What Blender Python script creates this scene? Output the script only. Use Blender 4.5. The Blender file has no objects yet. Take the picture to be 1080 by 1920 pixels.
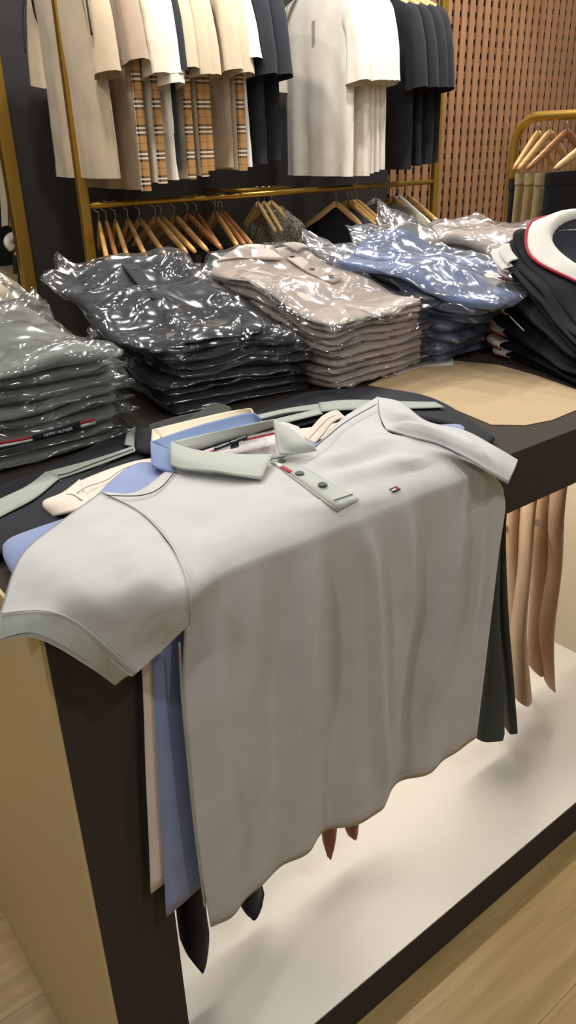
import bpy, math, random
import numpy as np
from mathutils import Vector, Matrix, noise
from mathutils.bvhtree import BVHTree

SC = bpy.context.scene
COL = SC.collection
random.seed(7)
# ---------------------------------------------------------------- camera
F, CX, CY = 1441.69, 540.0, 960.0
PITCH, YAW, ROLL = map(math.radians, (25.6403, 52.4755, -1.4881))
O = np.array([-0.1671, -0.5668, 1.3258])
FW = np.array([math.cos(YAW)*math.cos(PITCH), math.sin(YAW)*math.cos(PITCH), -math.sin(PITCH)])
R0 = np.array([math.sin(YAW), -math.cos(YAW), 0.0]); U0 = np.cross(R0, FW)
RT = R0*math.cos(ROLL) + U0*math.sin(ROLL); UP = -R0*math.sin(ROLL) + U0*math.cos(ROLL)
cam_data = bpy.data.cameras.new('camera')
cam_data.sensor_fit = 'VERTICAL'; cam_data.sensor_height = 36.0
cam_data.lens = F/1920*36; cam_data.clip_start = 0.02
cam = bpy.data.objects.new('camera', cam_data); COL.objects.link(cam)
m4 = Matrix.Identity(4)
for i in range(3):
    m4[i][0], m4[i][1], m4[i][2], m4[i][3] = RT[i], UP[i], -FW[i], O[i]
cam.matrix_world = m4
SC.camera = cam

# ---------------------------------------------------------------- world, lights, exposure
SC.view_settings.view_transform = 'Standard'; SC.view_settings.look = 'None'
SC.view_settings.gamma = 1.0; SC.view_settings.use_curve_mapping = False
SC.view_settings.exposure = -0.16
SC.cycles.use_denoising = True
SC.cycles.max_bounces = 8; SC.cycles.transparent_max_bounces = 24
SC.cycles.sample_clamp_indirect = 4.0
w = bpy.data.worlds.new('world'); SC.world = w; w.use_nodes = True
w.node_tree.nodes['Background'].inputs[0].default_value = (1.0, 0.96, 0.91, 1)
w.node_tree.nodes['Background'].inputs[1].default_value = 0.20

LK = .64
def lamp(name, loc, power, size, col=(1, .96, .905), aim=None, size_y=None):
    d = bpy.data.lights.new(name, 'AREA'); d.energy = power*LK if name == 'downlight' else power; d.color = col
    if size_y: d.shape = 'RECTANGLE'; d.size = size; d.size_y = size_y
    else: d.shape = 'DISK'; d.size = size
    o = bpy.data.objects.new(name, d); COL.objects.link(o); o.location = loc
    if aim is not None:
        o.rotation_euler = (Vector(aim)-Vector(loc)).to_track_quat('-Z', 'Y').to_euler()
    return o
for (x, y, p) in ((-.5, .9, 11), (.35, 1.0, 8), (1.2, 1.0, 8), (2.1, 1.0, 12), (.0, 1.75, 30), (.9, 1.8, 40), (1.8, 1.8, 40), (2.8, 1.7, 44), (4.2, 2.0, 48),
                  (3.6, 1.6, 34), (.3, -.1, 6), (1.3, -.1, 6), (2.3, .0, 7), (-1.5, -.7, 26), (.6, -1.4, 20), (2.2, -1.4, 20)):
    lamp('downlight', (x, y, 2.85), p, .13)
lamp('shelf_led_strip_light', (.78, .34, .845), 7.5, 1.2, (1, .93, .82), aim=(.78, .30, 0), size_y=.02)

# ---------------------------------------------------------------- helpers
def srgb(h):
    if isinstance(h, str): c = [int(h[i:i+2], 16)/255 for i in (0, 2, 4)]
    else: c = [v/255 for v in h]
    return tuple(v/12.92 if v <= .04045 else ((v+.055)/1.055)**2.4 for v in c) + (1,)

def at(px, py, ax, val):
    d = RT*(px-CX)/F - UP*(py-CY)/F + FW
    ax = 'xyz'.index(ax)
    return O + d*((val-O[ax])/d[ax])

def mesh_obj(name, V, Fc, mat, parent=None, smooth=True):
    me = bpy.data.meshes.new(name)
    me.from_pydata([tuple(map(float, v)) for v in V], [], [tuple(map(int, f)) for f in Fc])
    if smooth: me.polygons.foreach_set('use_smooth', [True]*len(me.polygons))
    if mat: me.materials.append(mat)
    me.update()
    o = bpy.data.objects.new(name, me); COL.objects.link(o)
    if parent is not None: o.parent = parent; o.matrix_parent_inverse = parent.matrix_basis.inverted()
    return o

def tag(o, label, cat, group=None, kind=None):
    if label: o['label'] = label
    if cat: o['category'] = cat
    if group: o['group'] = group
    if kind: o['kind'] = kind
    return o

def thing(name, label, cat, loc=(0, 0, 0), group=None):
    o = bpy.data.objects.new(name, None); COL.objects.link(o)
    o.empty_display_size = .05; o.location = tuple(map(float, loc))
    return tag(o, label, cat, group)

class MB:
    def __init__(s): s.V = []; s.F = []
    def add(s, V, Fc):
        n = len(s.V); s.V += [tuple(v) for v in V]; s.F += [tuple(i+n for i in f) for f in Fc]; return s
    def box(s, x0, x1, y0, y1, z0, z1, b=0.0):
        if b <= 0:
            V = [(x, y, z) for z in (z0, z1) for y in (y0, y1) for x in (x0, x1)]
            return s.add(V, [(0, 2, 3, 1), (4, 5, 7, 6), (0, 1, 5, 4), (2, 6, 7, 3), (0, 4, 6, 2), (1, 3, 7, 5)])
        def ring(z, i):
            X0, X1, Y0, Y1 = x0+i, x1-i, y0+i, y1-i; c = b-i if b > i else 0
            c = b
            return [(X0+c, Y0, z), (X1-c, Y0, z), (X1, Y0+c, z), (X1, Y1-c, z), (X1-c, Y1, z), (X0+c, Y1, z), (X0, Y1-c, z), (X0, Y0+c, z)]
        rs = [ring(z0, b), ring(z0+b, 0), ring(z1-b, 0), ring(z1, b)]
        V = sum(rs, []); Fc = [tuple(range(7, -1, -1)), tuple(range(24, 32))]
        for r in range(3):
            for k in range(8):
                Fc.append((r*8+k, r*8+(k+1) % 8, r*8+8+(k+1) % 8, r*8+8+k))
        return s.add(V, Fc)
    def tube(s, pts, r, n=10, cap=True, sq=None):
        pts = [np.array(p, float) for p in pts]; N = len(pts); V = []; Fc = []
        pr = None
        for i, p in enumerate(pts):
            t = pts[min(i+1, N-1)]-pts[max(i-1, 0)]; t = t/np.linalg.norm(t)
            if pr is None:
                a = np.array([0, 0, 1.]) if abs(t[2]) < .9 else np.array([1., 0, 0])
                u = np.cross(t, a)
            else: u = pr - t*(pr@t)
            u = u/np.linalg.norm(u); pr = u; v = np.cross(t, u)
            rr = r[i] if hasattr(r, '__len__') else r
            for k in range(n):
                a = 2*math.pi*(k+.5)/n
                ru, rv = (rr, rr) if sq is None else (rr*sq[0], rr*sq[1])
                V.append(p+u*math.cos(a)*ru+v*math.sin(a)*rv)
        for i in range(N-1):
            for k in range(n):
                Fc.append((i*n+k, i*n+(k+1) % n, (i+1)*n+(k+1) % n, (i+1)*n+k))
        if cap: Fc += [tuple(range(n-1, -1, -1)), tuple(range((N-1)*n, N*n))]
        return s.add(V, Fc)
    def build(s, name, mat, parent=None, smooth=False):
        return mesh_obj(name, s.V, s.F, mat, parent, smooth)

def cr(P, s):
    P = np.asarray(P, float); n = len(P)
    E = np.concatenate([[2*P[0]-P[1]], P, [2*P[-1]-P[-2]]]); out = []
    for i in range(n-1):
        a, b, c, d = E[i:i+4]
        for k in range(s):
            t = k/s
            out.append(.5*((2*b)+(c-a)*t+(2*a-5*b+4*c-d)*t*t+(3*b-a-3*c+d)*t**3))
    out.append(P[-1]); return np.array(out)
def crsurf(C, su, sv):
    C = np.asarray(C, float)
    A = cr(C, su)
    return np.swapaxes(cr(np.swapaxes(A, 0, 1), sv), 0, 1)

def gnormals(G):
    du = np.gradient(G, axis=0); dv = np.gradient(G, axis=1)
    N = np.cross(du, dv); l = np.linalg.norm(N, axis=2, keepdims=True); return N/np.maximum(l, 1e-9)

def fbm(p, f, oct=3, seed=0.):
    v = 0; a = 1; t = 0
    for _ in range(oct):
        v += a*noise.noise(Vector((p[0]*f+seed, p[1]*f-seed*.7, p[2]*f+seed*1.3))); t += a; a *= .5; f *= 2.1
    return v/t

def grid_faces(n, m, off=0, closed_v=False, flip=False):
    Fc = []
    for i in range(n-1):
        for j in range(m if closed_v else m-1):
            k = (j+1) % m
            q = (off+i*m+j, off+i*m+k, off+(i+1)*m+k, off+(i+1)*m+j)
            Fc.append(q[::-1] if flip else q)
    return Fc

def sheet(name, G, mat, parent=None, thick=.0015, wr=0, wf=20, seed=0.):
    """cloth panel: a grid of points given a real thickness"""
    G = np.array(G, float); n, m, _ = G.shape
    if wr:
        N = gnormals(G)
        for i in range(n):
            for j in range(m):
                G[i, j] += N[i, j]*wr*fbm(G[i, j], wf, 3, seed)
    N = gnormals(G)
    V = np.concatenate([(G+N*thick/2).reshape(-1, 3), (G-N*thick/2).reshape(-1, 3)]); k = n*m
    Fc = grid_faces(n, m) + grid_faces(n, m, k, flip=True)
    for i in range(n-1):
        for j in (0, m-1):
            a, b = i*m+j, (i+1)*m+j; Fc.append((a, b, b+k, a+k) if j == 0 else (b, a, a+k, b+k))
    for j in range(m-1):
        for i in (0, n-1):
            a, b = i*m+j, i*m+j+1; Fc.append((b, a, a+k, b+k) if i == 0 else (a, b, b+k, a+k))
    return mesh_obj(name, V, Fc, mat, parent)

def flat_tube(name, A, B, th, mat, parent=None, m=14, nrm=(1, 0, 0), folds=(), wr=0., seed=0., cap_top=False):
    """garment tube between two edge polylines A and B, opened to thickness th(row) along nrm"""
    A = np.asarray(A, float); B = np.asarray(B, float); n = len(A); nrm = np.array(nrm, float)
    V = []
    for i in range(n):
        t = i/(n-1)
        h = th(t) if callable(th) else th
        for k in range(2*m):
            u = k/m if k < m else (2*m-k)/m
            sgn = 1 if k < m else -1
            p = A[i]*(1-u)+B[i]*u
            d = sgn*h*math.sqrt(max(0, 1-(2*u-1)**2))
            for (amp, fr, ph, t0) in folds:
                g = min(1, max(0, (t-t0)/(1-t0+1e-6)))
                d += amp*g*math.sin(fr*u*6.283+ph+sgn*.4+1.2*t)
            q = p+nrm*d
            if wr: q = q+nrm*wr*fbm(q, 9, 3, seed+sgn)
            V.append(q)
    Fc = grid_faces(n, 2*m, 0, True)
    if cap_top: Fc.append(tuple(range(2*m-1, -1, -1)))
    return mesh_obj(name, V, Fc, mat, parent)

# ---------------------------------------------------------------- materials
def mat(name):
    m = bpy.data.materials.new(name); m.use_nodes = True
    nt = m.node_tree; return m, nt, nt.nodes['Principled BSDF']
def L(nt, a, b): nt.links.new(a, b)
def coords(nt, scale=(1, 1, 1)):
    tc = nt.nodes.new('ShaderNodeTexCoord'); mp = nt.nodes.new('ShaderNodeMapping')
    mp.inputs['Scale'].default_value = scale; L(nt, tc.outputs['Object'], mp.inputs[0]); return mp.outputs[0]
def noise_tex(nt, vec, scale, detail=3, rough=.5, dist=0):
    t = nt.nodes.new('ShaderNodeTexNoise'); t.inputs['Scale'].default_value = scale; t.inputs['Detail'].default_value = detail
    t.inputs['Roughness'].default_value = rough; t.inputs['Distortion'].default_value = dist; L(nt, vec, t.inputs['Vector']); return t
def bump(nt, h, strength, dist, bsdf, inp='Normal'):
    b = nt.nodes.new('ShaderNodeBump'); b.inputs['Strength'].default_value = strength; b.inputs['Distance'].default_value = dist
    L(nt, h, b.inputs['Height']); L(nt, b.outputs[0], bsdf.inputs[inp]); return b
def ramp(nt, fac, stops, interp='LINEAR'):
    r = nt.nodes.new('ShaderNodeValToRGB'); r.color_ramp.interpolation = interp
    e = r.color_ramp.elements
    while len(e) < len(stops): e.new(.5)
    for k, (p, c) in enumerate(stops): e[k].position = p; e[k].color = c
    L(nt, fac, r.inputs[0]); return r.outputs[0]
def scale_c(c, k): return (c[0]*k, c[1]*k, c[2]*k, 1)

FABS = {}
def fabric(name, col, rough=.85, sheen=.25, weave=900, var=.05):
    if name in FABS: return FABS[name]
    if sum(srgb(col)[:3])/3 < .06: sheen = .04
    m, nt, b = mat(name); c = srgb(col)
    v = coords(nt); t = noise_tex(nt, v, 22, 3)
    L(nt, ramp(nt, t.outputs[0], [(.3, scale_c(c, 1-var)), (.7, scale_c(c, 1+var))]), b.inputs['Base Color'])
    b.inputs['Roughness'].default_value = rough; b.inputs['Sheen Weight'].default_value = sheen
    b.inputs['Sheen Roughness'].default_value = .5; b.inputs['Specular IOR Level'].default_value = .2
    t2 = noise_tex(nt, v, weave, 1); bump(nt, t2.outputs[0], .18, .0006, b)
    FABS[name] = m; return m
def plain(name, col, rough=.5, metal=0., spec=.5, bumps=None):
    m, nt, b = mat(name); b.inputs['Base Color'].default_value = srgb(col)
    b.inputs['Roughness'].default_value = rough; b.inputs['Metallic'].default_value = metal; b.inputs['Specular IOR Level'].default_value = spec
    if bumps:
        t = noise_tex(nt, coords(nt), bumps[0], 3); bump(nt, t.outputs[0], bumps[1], .002, b)
    return m
def wood(name, c1, c2, scale, rough=.35, stretch=(1, 1, 8)):
    m, nt, b = mat(name); v = coords(nt, stretch)
    t = noise_tex(nt, v, scale, 4, .6, .6)
    L(nt, ramp(nt, t.outputs[0], [(.3, srgb(c1)), (.7, srgb(c2))]), b.inputs['Base Color'])
    b.inputs['Roughness'].default_value = rough; return m
def film(name, haze=.05, base=.05, bs=1.0):
    """clear polythene: mostly see-through, sharp creases catch the lamps"""
    m, nt, b = mat(name); nt.nodes.remove(b); out = nt.nodes['Material Output']
    v = coords(nt)
    def math_(op, a, b_=None, c=None):
        n = nt.nodes.new('ShaderNodeMath'); n.operation = op
        for k, x in enumerate((a, b_, c)):
            if x is None: continue
            if isinstance(x, (int, float)): n.inputs[k].default_value = x
            else: L(nt, x, n.inputs[k])
        return n.outputs[0]
    def ridge(scale, dist, wd, vec):
        t = noise_tex(nt, vec, scale, 1.0, .5, dist)
        r = math_('SUBTRACT', 1.0, math_('DIVIDE', math_('ABSOLUTE', math_('SUBTRACT', t.outputs[0], .5)), wd))
        return math_('MAXIMUM', r, 0.0)
    def skew_v(ang, sc):
        m1 = nt.nodes.new('ShaderNodeMapping'); m1.inputs['Rotation'].default_value = (0, .3, math.radians(ang)); L(nt, v, m1.inputs[0])
        m2 = nt.nodes.new('ShaderNodeMapping'); m2.inputs['Scale'].default_value = sc; L(nt, m1.outputs[0], m2.inputs[0]); return m2.outputs[0]
    mask = math_('MULTIPLY', math_('MAXIMUM', math_('SUBTRACT', noise_tex(nt, v, 11, 1).outputs[0], .49), 0.0), 6.0)
    rg = math_('MULTIPLY_ADD', ridge(11, .5, .035, skew_v(35, (1, .3, 1.4))), .0085, math_('MULTIPLY', ridge(15, .5, .04, skew_v(-28, (.35, 1, 1.6))), .006))
    h = math_('MULTIPLY', rg, math_('MINIMUM', mask, 1.0))
    h = math_('ADD', h, math_('MULTIPLY', noise_tex(nt, v, 8, 1.5).outputs[0], .026))
    bp = nt.nodes.new('ShaderNodeBump'); bp.inputs['Strength'].default_value = bs; bp.inputs['Distance'].default_value = 1.0
    L(nt, h, bp.inputs['Height'])
    g = nt.nodes.new('ShaderNodeBsdfGlossy'); g.inputs['Roughness'].default_value = .13; L(nt, bp.outputs[0], g.inputs['Normal'])
    tr = nt.nodes.new('ShaderNodeBsdfTransparent'); tr.inputs[0].default_value = (.97, .97, .97, 1)
    df = nt.nodes.new('ShaderNodeBsdfDiffuse'); df.inputs[0].default_value = (.85, .86, .88, 1)
    fr = nt.nodes.new('ShaderNodeLayerWeight'); fr.inputs['Blend'].default_value = .22
    mm = math_('MULTIPLY_ADD', fr.outputs['Fresnel'], .7, base)
    m1 = nt.nodes.new('ShaderNodeMixShader'); m1.inputs[0].default_value = haze; L(nt, tr.outputs[0], m1.inputs[1]); L(nt, df.outputs[0], m1.inputs[2])
    m2 = nt.nodes.new('ShaderNodeMixShader'); L(nt, mm, m2.inputs[0]); L(nt, m1.outputs[0], m2.inputs[1]); L(nt, g.outputs[0], m2.inputs[2])
    L(nt, m2.outputs[0], out.inputs['Surface']); return m
def plaid(name):
    m, nt, b = mat(name); v = coords(nt)
    sp = nt.nodes.new('ShaderNodeSeparateXYZ'); L(nt, v, sp.inputs[0])
    tan, red, blk, wht = srgb('a97f4c'), srgb('8a4a30'), srgb('1d1a1c'), srgb('e8e0d2')
    outs = []
    for ax, per in ((1, .055), (2, .085)):
        d = nt.nodes.new('ShaderNodeMath'); d.operation = 'DIVIDE'; d.inputs[1].default_value = per; L(nt, sp.outputs[ax], d.inputs[0])
        f = nt.nodes.new('ShaderNodeMath'); f.operation = 'FRACT'; L(nt, d.outputs[0], f.inputs[0])
        c = ramp(nt, f.outputs[0], [(0, blk), (.1, wht), (.17, blk), (.27, wht), (.34, blk), (.44, tan), (.7, red), (.74, tan)], 'CONSTANT'); outs.append(c)
    mx = nt.nodes.new('ShaderNodeMix'); mx.data_type = 'RGBA'; mx.inputs[0].default_value = .62
    L(nt, outs[0], mx.inputs[6]); L(nt, outs[1], mx.inputs[7])
    L(nt, mx.outputs[2], b.inputs['Base Color']); b.inputs['Roughness'].default_value = .9; return m
def knit(name, ca, cb, sc):
    m, nt, b = mat(name); t = nt.nodes.new('ShaderNodeTexVoronoi'); t.inputs['Scale'].default_value = sc; L(nt, coords(nt), t.inputs['Vector'])
    L(nt, ramp(nt, t.outputs['Distance'], [(.25, srgb(ca)), (.5, srgb(cb))]), b.inputs['Base Color']); b.inputs['Roughness'].default_value = .95; return m

M = {}
M['dark'] = plain('dark_laminate', '463f39', .7, 0, .04, (60, .02))
M['gold_panel'] = plain('brushed_gold_laminate', 'cdb78a', .5, .1, .5, (40, .03))
M['gold'] = plain('gold_metal', 'b08a3c', .32, .75)
M['white_lam'] = plain('white_laminate', 'e6e0d6', .4, 0, .4)
M['cream_lam'] = plain('cream_laminate', 'cfc3a8', .5)
M['black_wall'] = plain('black_wall_panel', '2a2727', .6, 0, .3)
M['niche'] = plain('niche_black', '141312', .7)
M['paper'] = plain('tan_paper', 'b9a07a', .8)
M['white_paper'] = plain('white_paper', 'dedbd4', .8)
M['steel'] = plain('steel_hook', 'b8b6b2', .25, 1)
M['clip'] = plain('clear_clip', 'bfbab2', .25, .6)
M['button'] = plain('dark_button', '4f554c', .35)
M['hanger_a'] = wood('honey_hanger_wood', 'b58a50', 'cfa76c', 14, .28)
M['hanger_b'] = wood('red_brown_hanger_wood', '8a5a36', 'a87648', 14, .28)
M['hanger_c'] = wood('pale_hanger_wood', 'c4a06a', 'd8b988', 14, .28)
M['hanger_w'] = plain('white_hanger', 'd8d4cc', .4)
M['slat'] = wood('brown_slat_wood', '845f42', '9e7553', 9, .55, (1, 1, .25))
M['batten'] = wood('batten_wood', '5e4029', '74503a', 9, .6)
M['film'] = film('clear_polythene', .025, .11)
M['film_hazy'] = film('hazy_polythene', .08, .20)

def floor_material():
    m, nt, b = mat('oak_planks'); v = coords(nt)
    br = nt.nodes.new('ShaderNodeTexBrick'); br.inputs['Scale'].default_value = 1.0
    br.inputs['Brick Width'].default_value = 1.25; br.inputs['Row Height'].default_value = .19; br.inputs['Mortar Size'].default_value = .0012
    br.inputs['Color1'].default_value = (.9, .9, .9, 1); br.inputs['Color2'].default_value = (1, 1, 1, 1); br.inputs['Mortar'].default_value = (.55, .55, .55, 1)
    br.offset = .37; L(nt, v, br.inputs['Vector'])
    v2 = coords(nt, (1.2, 14, 1)); n = noise_tex(nt, v2, 3.2, 6, .62, .5)
    g = ramp(nt, n.outputs[0], [(.28, srgb('9a7f4c')), (.5, srgb('ae915c')), (.75, srgb('bfa46e'))])
    mx = nt.nodes.new('ShaderNodeMix'); mx.data_type = 'RGBA'; mx.blend_type = 'MULTIPLY'; mx.inputs[0].default_value = 1
    L(nt, g, mx.inputs[6]); L(nt, br.outputs['Color'], mx.inputs[7]); L(nt, mx.outputs[2], b.inputs['Base Color'])
    b.inputs['Roughness'].default_value = .42; bump(nt, n.outputs[0], .08, .002, b); return m
M['floor'] = floor_material()

T = .95                     # table top height
YR, YW = 2.45, 3.0          # clothes rail line, back wall plane

# ---------------------------------------------------------------- setting
tag(MB().box(-2.2, 6.2, -2.4, 3.9, -.05, 0).build('floor', M['floor']), None, None, None, 'structure')
WX0, WX1 = 1.14, 3.39
tag(MB().box(WX0, WX1, YW, YW+.05, 0, 3.0).build('wall_back', M['black_wall']), None, None, None, 'structure')
# slatted wood wall: upright slats in front of cross battens and a dark void, one mesh
P = .069
sl = MB(); nsl = int((6.2-WX1)/P)
for i in range(nsl): sl.box(WX1+i*P+.012, WX1+i*P+P-.011, YW-.009, YW, 0, 3.0)
o = sl.build('wall_slats', M['slat']); tag(o, None, None, None, 'structure')
bt = MB()
for k in range(int(3.0/P)): bt.box(WX1, 6.2, YW+.0005, YW+.008, k*P, k*P+P*.52)
wb = bt.build('wall_slat_battens', M['batten']); tag(wb, None, None, None, 'structure')
tag(MB().box(WX1, 6.2, YW+.045, YW+.05, 0, 3.0).build('wall_slat_backing', M['niche']), None, None, None, 'structure')
# niche at the left
nb = MB(); nb.box(-1.0, 1.78, 3.66, 3.7, 0, 3.0); nb.box(1.75, 1.78, YW+.05, 3.7, 0, 3.0); nb.box(-1.03, -1.0, YW, 3.7, 0, 3.0)
tag(nb.build('wall_niche', M['niche']), None, None, None, 'structure')
tag(MB().box(WX0-.045, WX0+.012, YW-.02, YW+.03, 0, 3.0, .004).build('trim_1', M['gold']), None, None, None, 'structure')

# ---------------------------------------------------------------- display table
TX, TY = 1.53, .95
tb = thing('display_table', 'long dark box-frame display table with gold side panel and white plinth inside', 'table', (0, 0, 0))
KB, AP, LW = .0945, .0892, .0873
MB().box(0, TX, 0, TY, T-AP, T).build('table_top', M['dark'], tb)
MB().box(0.0, LW, 0, TY, 0, T-AP).build('leg_panel', M['dark'], tb)
MB().box(-.004, 0, .0005, TY, 0, T-.002).build('side_panel', M['gold_panel'], tb)['label'] = 'brushed gold side panel'
MB().box(TX-LW, TX, 0, TY, 0, T-AP).build('leg_panel', M['dark'], tb)
MB().box(LW, TX-LW, 0, TY, 0, KB-.003).build('plinth', M['dark'], tb)
MB().box(LW, TX-LW, .001, TY-.02, KB-.003, KB).build('plinth_top', M['white_lam'], tb)['label'] = 'white plinth top'
MB().box(LW, TX-LW, TY-.02, TY, KB, T-AP).build('back_panel', M['white_lam'], tb)
MB().box(TX-LW-.004, TX-LW, .002, TY-.02, KB, T-AP).build('end_lining', M['cream_lam'], tb)['label'] = 'cream inner lining'
r_ = MB(); r_.tube([(LW, .2, .845), (TX-LW-.004, .2, .845)], .010, 12); r_.build('hanging_rail', M['gold'], tb, True)
pp = [at(*q, 'z', T+.0012) for q in ((690, 722), (755, 690), (850, 676), (935, 684), (1010, 705), (1090, 734), (1120, 752), (1036, 787), (985, 797), (921, 796), (840, 762), (770, 736))]
pv = [tuple(p) for p in pp]; pv2 = [(p[0], p[1], T+.0003) for p in pp]; n = len(pp)
sheet_f = [tuple(range(n))[::-1], tuple(range(n, 2*n))] + [(i, (i+1) % n, n+(i+1) % n, n+i) for i in range(n)]
tag(mesh_obj('wrapping_paper', pv+pv2, sheet_f, M['paper'], None, False), 'tan paper sheet lying bare on the dark table top, right of the polos', 'paper')
q = [at(*a, 'z', T+.002) for a in ((742, 703), (790, 688), (850, 684), (850, 672), (760, 680))]
n = len(q); tag(mesh_obj('white_card', [tuple(p) for p in q]+[(p[0], p[1], T+.0014) for p in q], [tuple(range(n))[::-1], tuple(range(n, 2*n))]+[(i, (i+1) % n, n+(i+1) % n, n+i) for i in range(n)], M['white_paper'], None, False),
                'thin white card edge peeping out under the blue bagged stack', 'card')

# ---------------------------------------------------------------- polos laid over the table edge
def pz(px, py, dz): return at(px, py, 'z', T+dz)
def drop_rows(xs, front, top, hem, nmid=3):
    """rows of control points that roll over the front edge and fall to the hem"""
    rows = []
    rows.append([(x, .035, T+top) for x in xs])
    rows.append([(x, .004, T+top-.003) for x in xs])
    rows.append([(x, -front+.006, T+top-.014) for x in xs])
    rows.append([(x, -front, T+top-.04) for x in xs])
    a = rows[-1]
    for k in range(1, nmid+1):
        t = k/(nmid+1)
        rows.append([tuple(np.array(a[i])*(1-t)+np.array(hem[i])*t) for i in range(len(xs))])
    rows.append([tuple(h) for h in hem]); return rows

C_GREY = fabric('pale_grey_pique', 'c3c3c1'); C_GREYC = fabric('grey_green_rib', 'b7bbb2'); C_YOKE = fabric('pale_pink_grey_yoke', 'd6d0ce')
C_BLUE = fabric('cornflower_blue_pique', '8a98c0'); C_BLUEC = fabric('blue_rib', '7b8fb8')
C_BEIGE = fabric('pale_peach_pique', 'e6d6c6'); C_BEIGEC = fabric('cream_rib', 'e4d5bb')
C_NAVY = fabric('navy_black_pique', '26272c', var=.1); C_SAGE = fabric('sage_grey_fabric', 'a0a79c'); C_OLIVE = fabric('olive_grey_fabric', '5d6058')
C_THREAD = fabric('dark_stitching', '4a4a46'); C_SEAM = fabric('grey_stitching', 'a9a69e')
C_RED = fabric('red_tape', 'b0343c'); C_WHITE = fabric('white_cloth', 'e9e6e0'); C_LABEL = fabric('navy_label', '23252e')

def seam(name, pts, r, m, parent, s=8):
    mb = MB(); mb.tube(cr(pts, s), r, 6); return mb.build(name, m, parent, True)

polo = thing('polo_shirt', 'pale grey polo shirt with grey-green collar, topmost of the shirts draped over the table front', 'shirt', (.39, .2, T+.03), 'polo shirts layered over the table front')
HZ = .506
hem = [tuple(at(*q, 'z', HZ)) for q in ((395, 1738), (455, 1697), (520, 1642), (591, 1572), (655, 1545), (712, 1519), (745, 1481), (820, 1435), (893, 1383))]
xs = [.110, .170, .235, .300, .362, .422, .482, .54, .590]
rows = [
 [pz(190, 923, .034), pz(258, 922, .036), pz(327, 877, .038), pz(400, 886, .034), pz(508, 866, .032), pz(552, 850, .033), pz(590, 838, .037), pz(645, 783, .045), pz(709, 744, .05)],
 [pz(268, 965, .036), pz(330, 945, .036), pz(385, 930, .035), pz(445, 926, .034), pz(545, 905, .034), pz(600, 878, .036), pz(640, 848, .039), pz(682, 816, .045), pz(723, 807, .046)],
 [pz(322, 1025, .036), pz(385, 1000, .034), pz(440, 982, .033), pz(500, 968, .033), pz(596, 940, .034), pz(658, 908, .034), pz(708, 880, .036), pz(757, 850, .041), pz(800, 828, .043)],
]
rows += drop_rows(xs, .034, .033, hem)[2:]
rows[3][0] = tuple(pz(352, 1118, .018)); rows[4][0] = tuple(at(347, 1165, 'y', -.034)); rows[5][0] = tuple(at(341, 1310, 'y', -.034)); rows[6][0] = tuple(at(352, 1430, 'y', -.034)); rows[7][0] = tuple(at(370, 1590, 'y', -.033))
rows[3][8] = tuple(pz(912, 884, .026)); rows[4][8] = tuple(at(946, 935, 'y', -.034))
G = crsurf(rows, 9, 15)
nr, nc, _ = G.shape
# sharp drape creases: (points along the crease, half width, height)
CREASE = [([(668, 955), (694, 1060), (704, 1180), (712, 1330), (722, 1470)], .011, .010), ([(735, 1000), (726, 1150), (730, 1300), (742, 1440)], .014, -.003),
          ([(868, 930), (842, 1080), (818, 1220), (806, 1330)], .008, .010), ([(800, 1180), (786, 1300), (780, 1420)], .012, -.004), ([(905, 910), (893, 1040), (890, 1160)], .009, .006),
          ([(585, 1040), (570, 1200), (555, 1380), (545, 1560)], .014, .008), ([(470, 1090), (462, 1300), (470, 1500)], .020, .006), ([(395, 1150), (405, 1350), (425, 1600)], .018, .005),
          ([(630, 1080), (640, 1250), (650, 1400)], .016, -.003), ([(760, 930), (768, 1050), (770, 1180)], .010, .006)]
CR = []
for pts_, w_, h_ in CREASE:
    q = np.array([at(x_, y_, 'y', -.034) for x_, y_ in pts_]); CR.append((q[::-1, 2], q[::-1, 0], w_, h_))
TOPF = [([(575, 868), (640, 862), (700, 845), (760, 838)], .010, .0055), ([(610, 905), (690, 884), (770, 868), (850, 868)], .012, .006), ([(560, 930), (680, 925), (760, 905)], .016, -.004),
        ([(600, 885), (680, 868), (740, 855)], .008, -.005), ([(640, 955), (672, 958), (690, 975)], .008, .005), ([(330, 1010), (420, 960), (480, 925)], .02, -.004), ([(690, 830), (740, 828), (790, 838)], .008, .005)]
TF = []
for pts_, w_, h_ in TOPF:
    TF.append((cr([pz(x_, y_, .036) for x_, y_ in pts_], 8)[:, :2], w_, h_))
def crease(p):
    d = 0.
    for z_, x_, w_, h_ in CR:
        if p[2] > z_[-1]+.05 or p[2] < z_[0]-.06: continue
        f = 1.
        if p[2] > z_[-1]-.04: f = max(0, (z_[-1]+.05-p[2])/.09)
        if p[2] < z_[0]+.04: f = max(0, (p[2]-z_[0]+.06)/.10)
        u = (p[0]-np.interp(p[2], z_, x_))/w_
        d += h_*f*math.exp(-abs(u)**1.5)
    return d
def topfold(p):
    d = 0.
    for q, w_, h_ in TF:
        r = np.hypot(q[:, 0]-p[0], q[:, 1]-p[1]); k = int(r.argmin()); m_ = len(q)-1
        d += h_*math.exp(-(r[k]/w_)**2)*min(1, .25+k/m_*3, .25+(m_-k)/m_*3)
    return d
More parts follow.
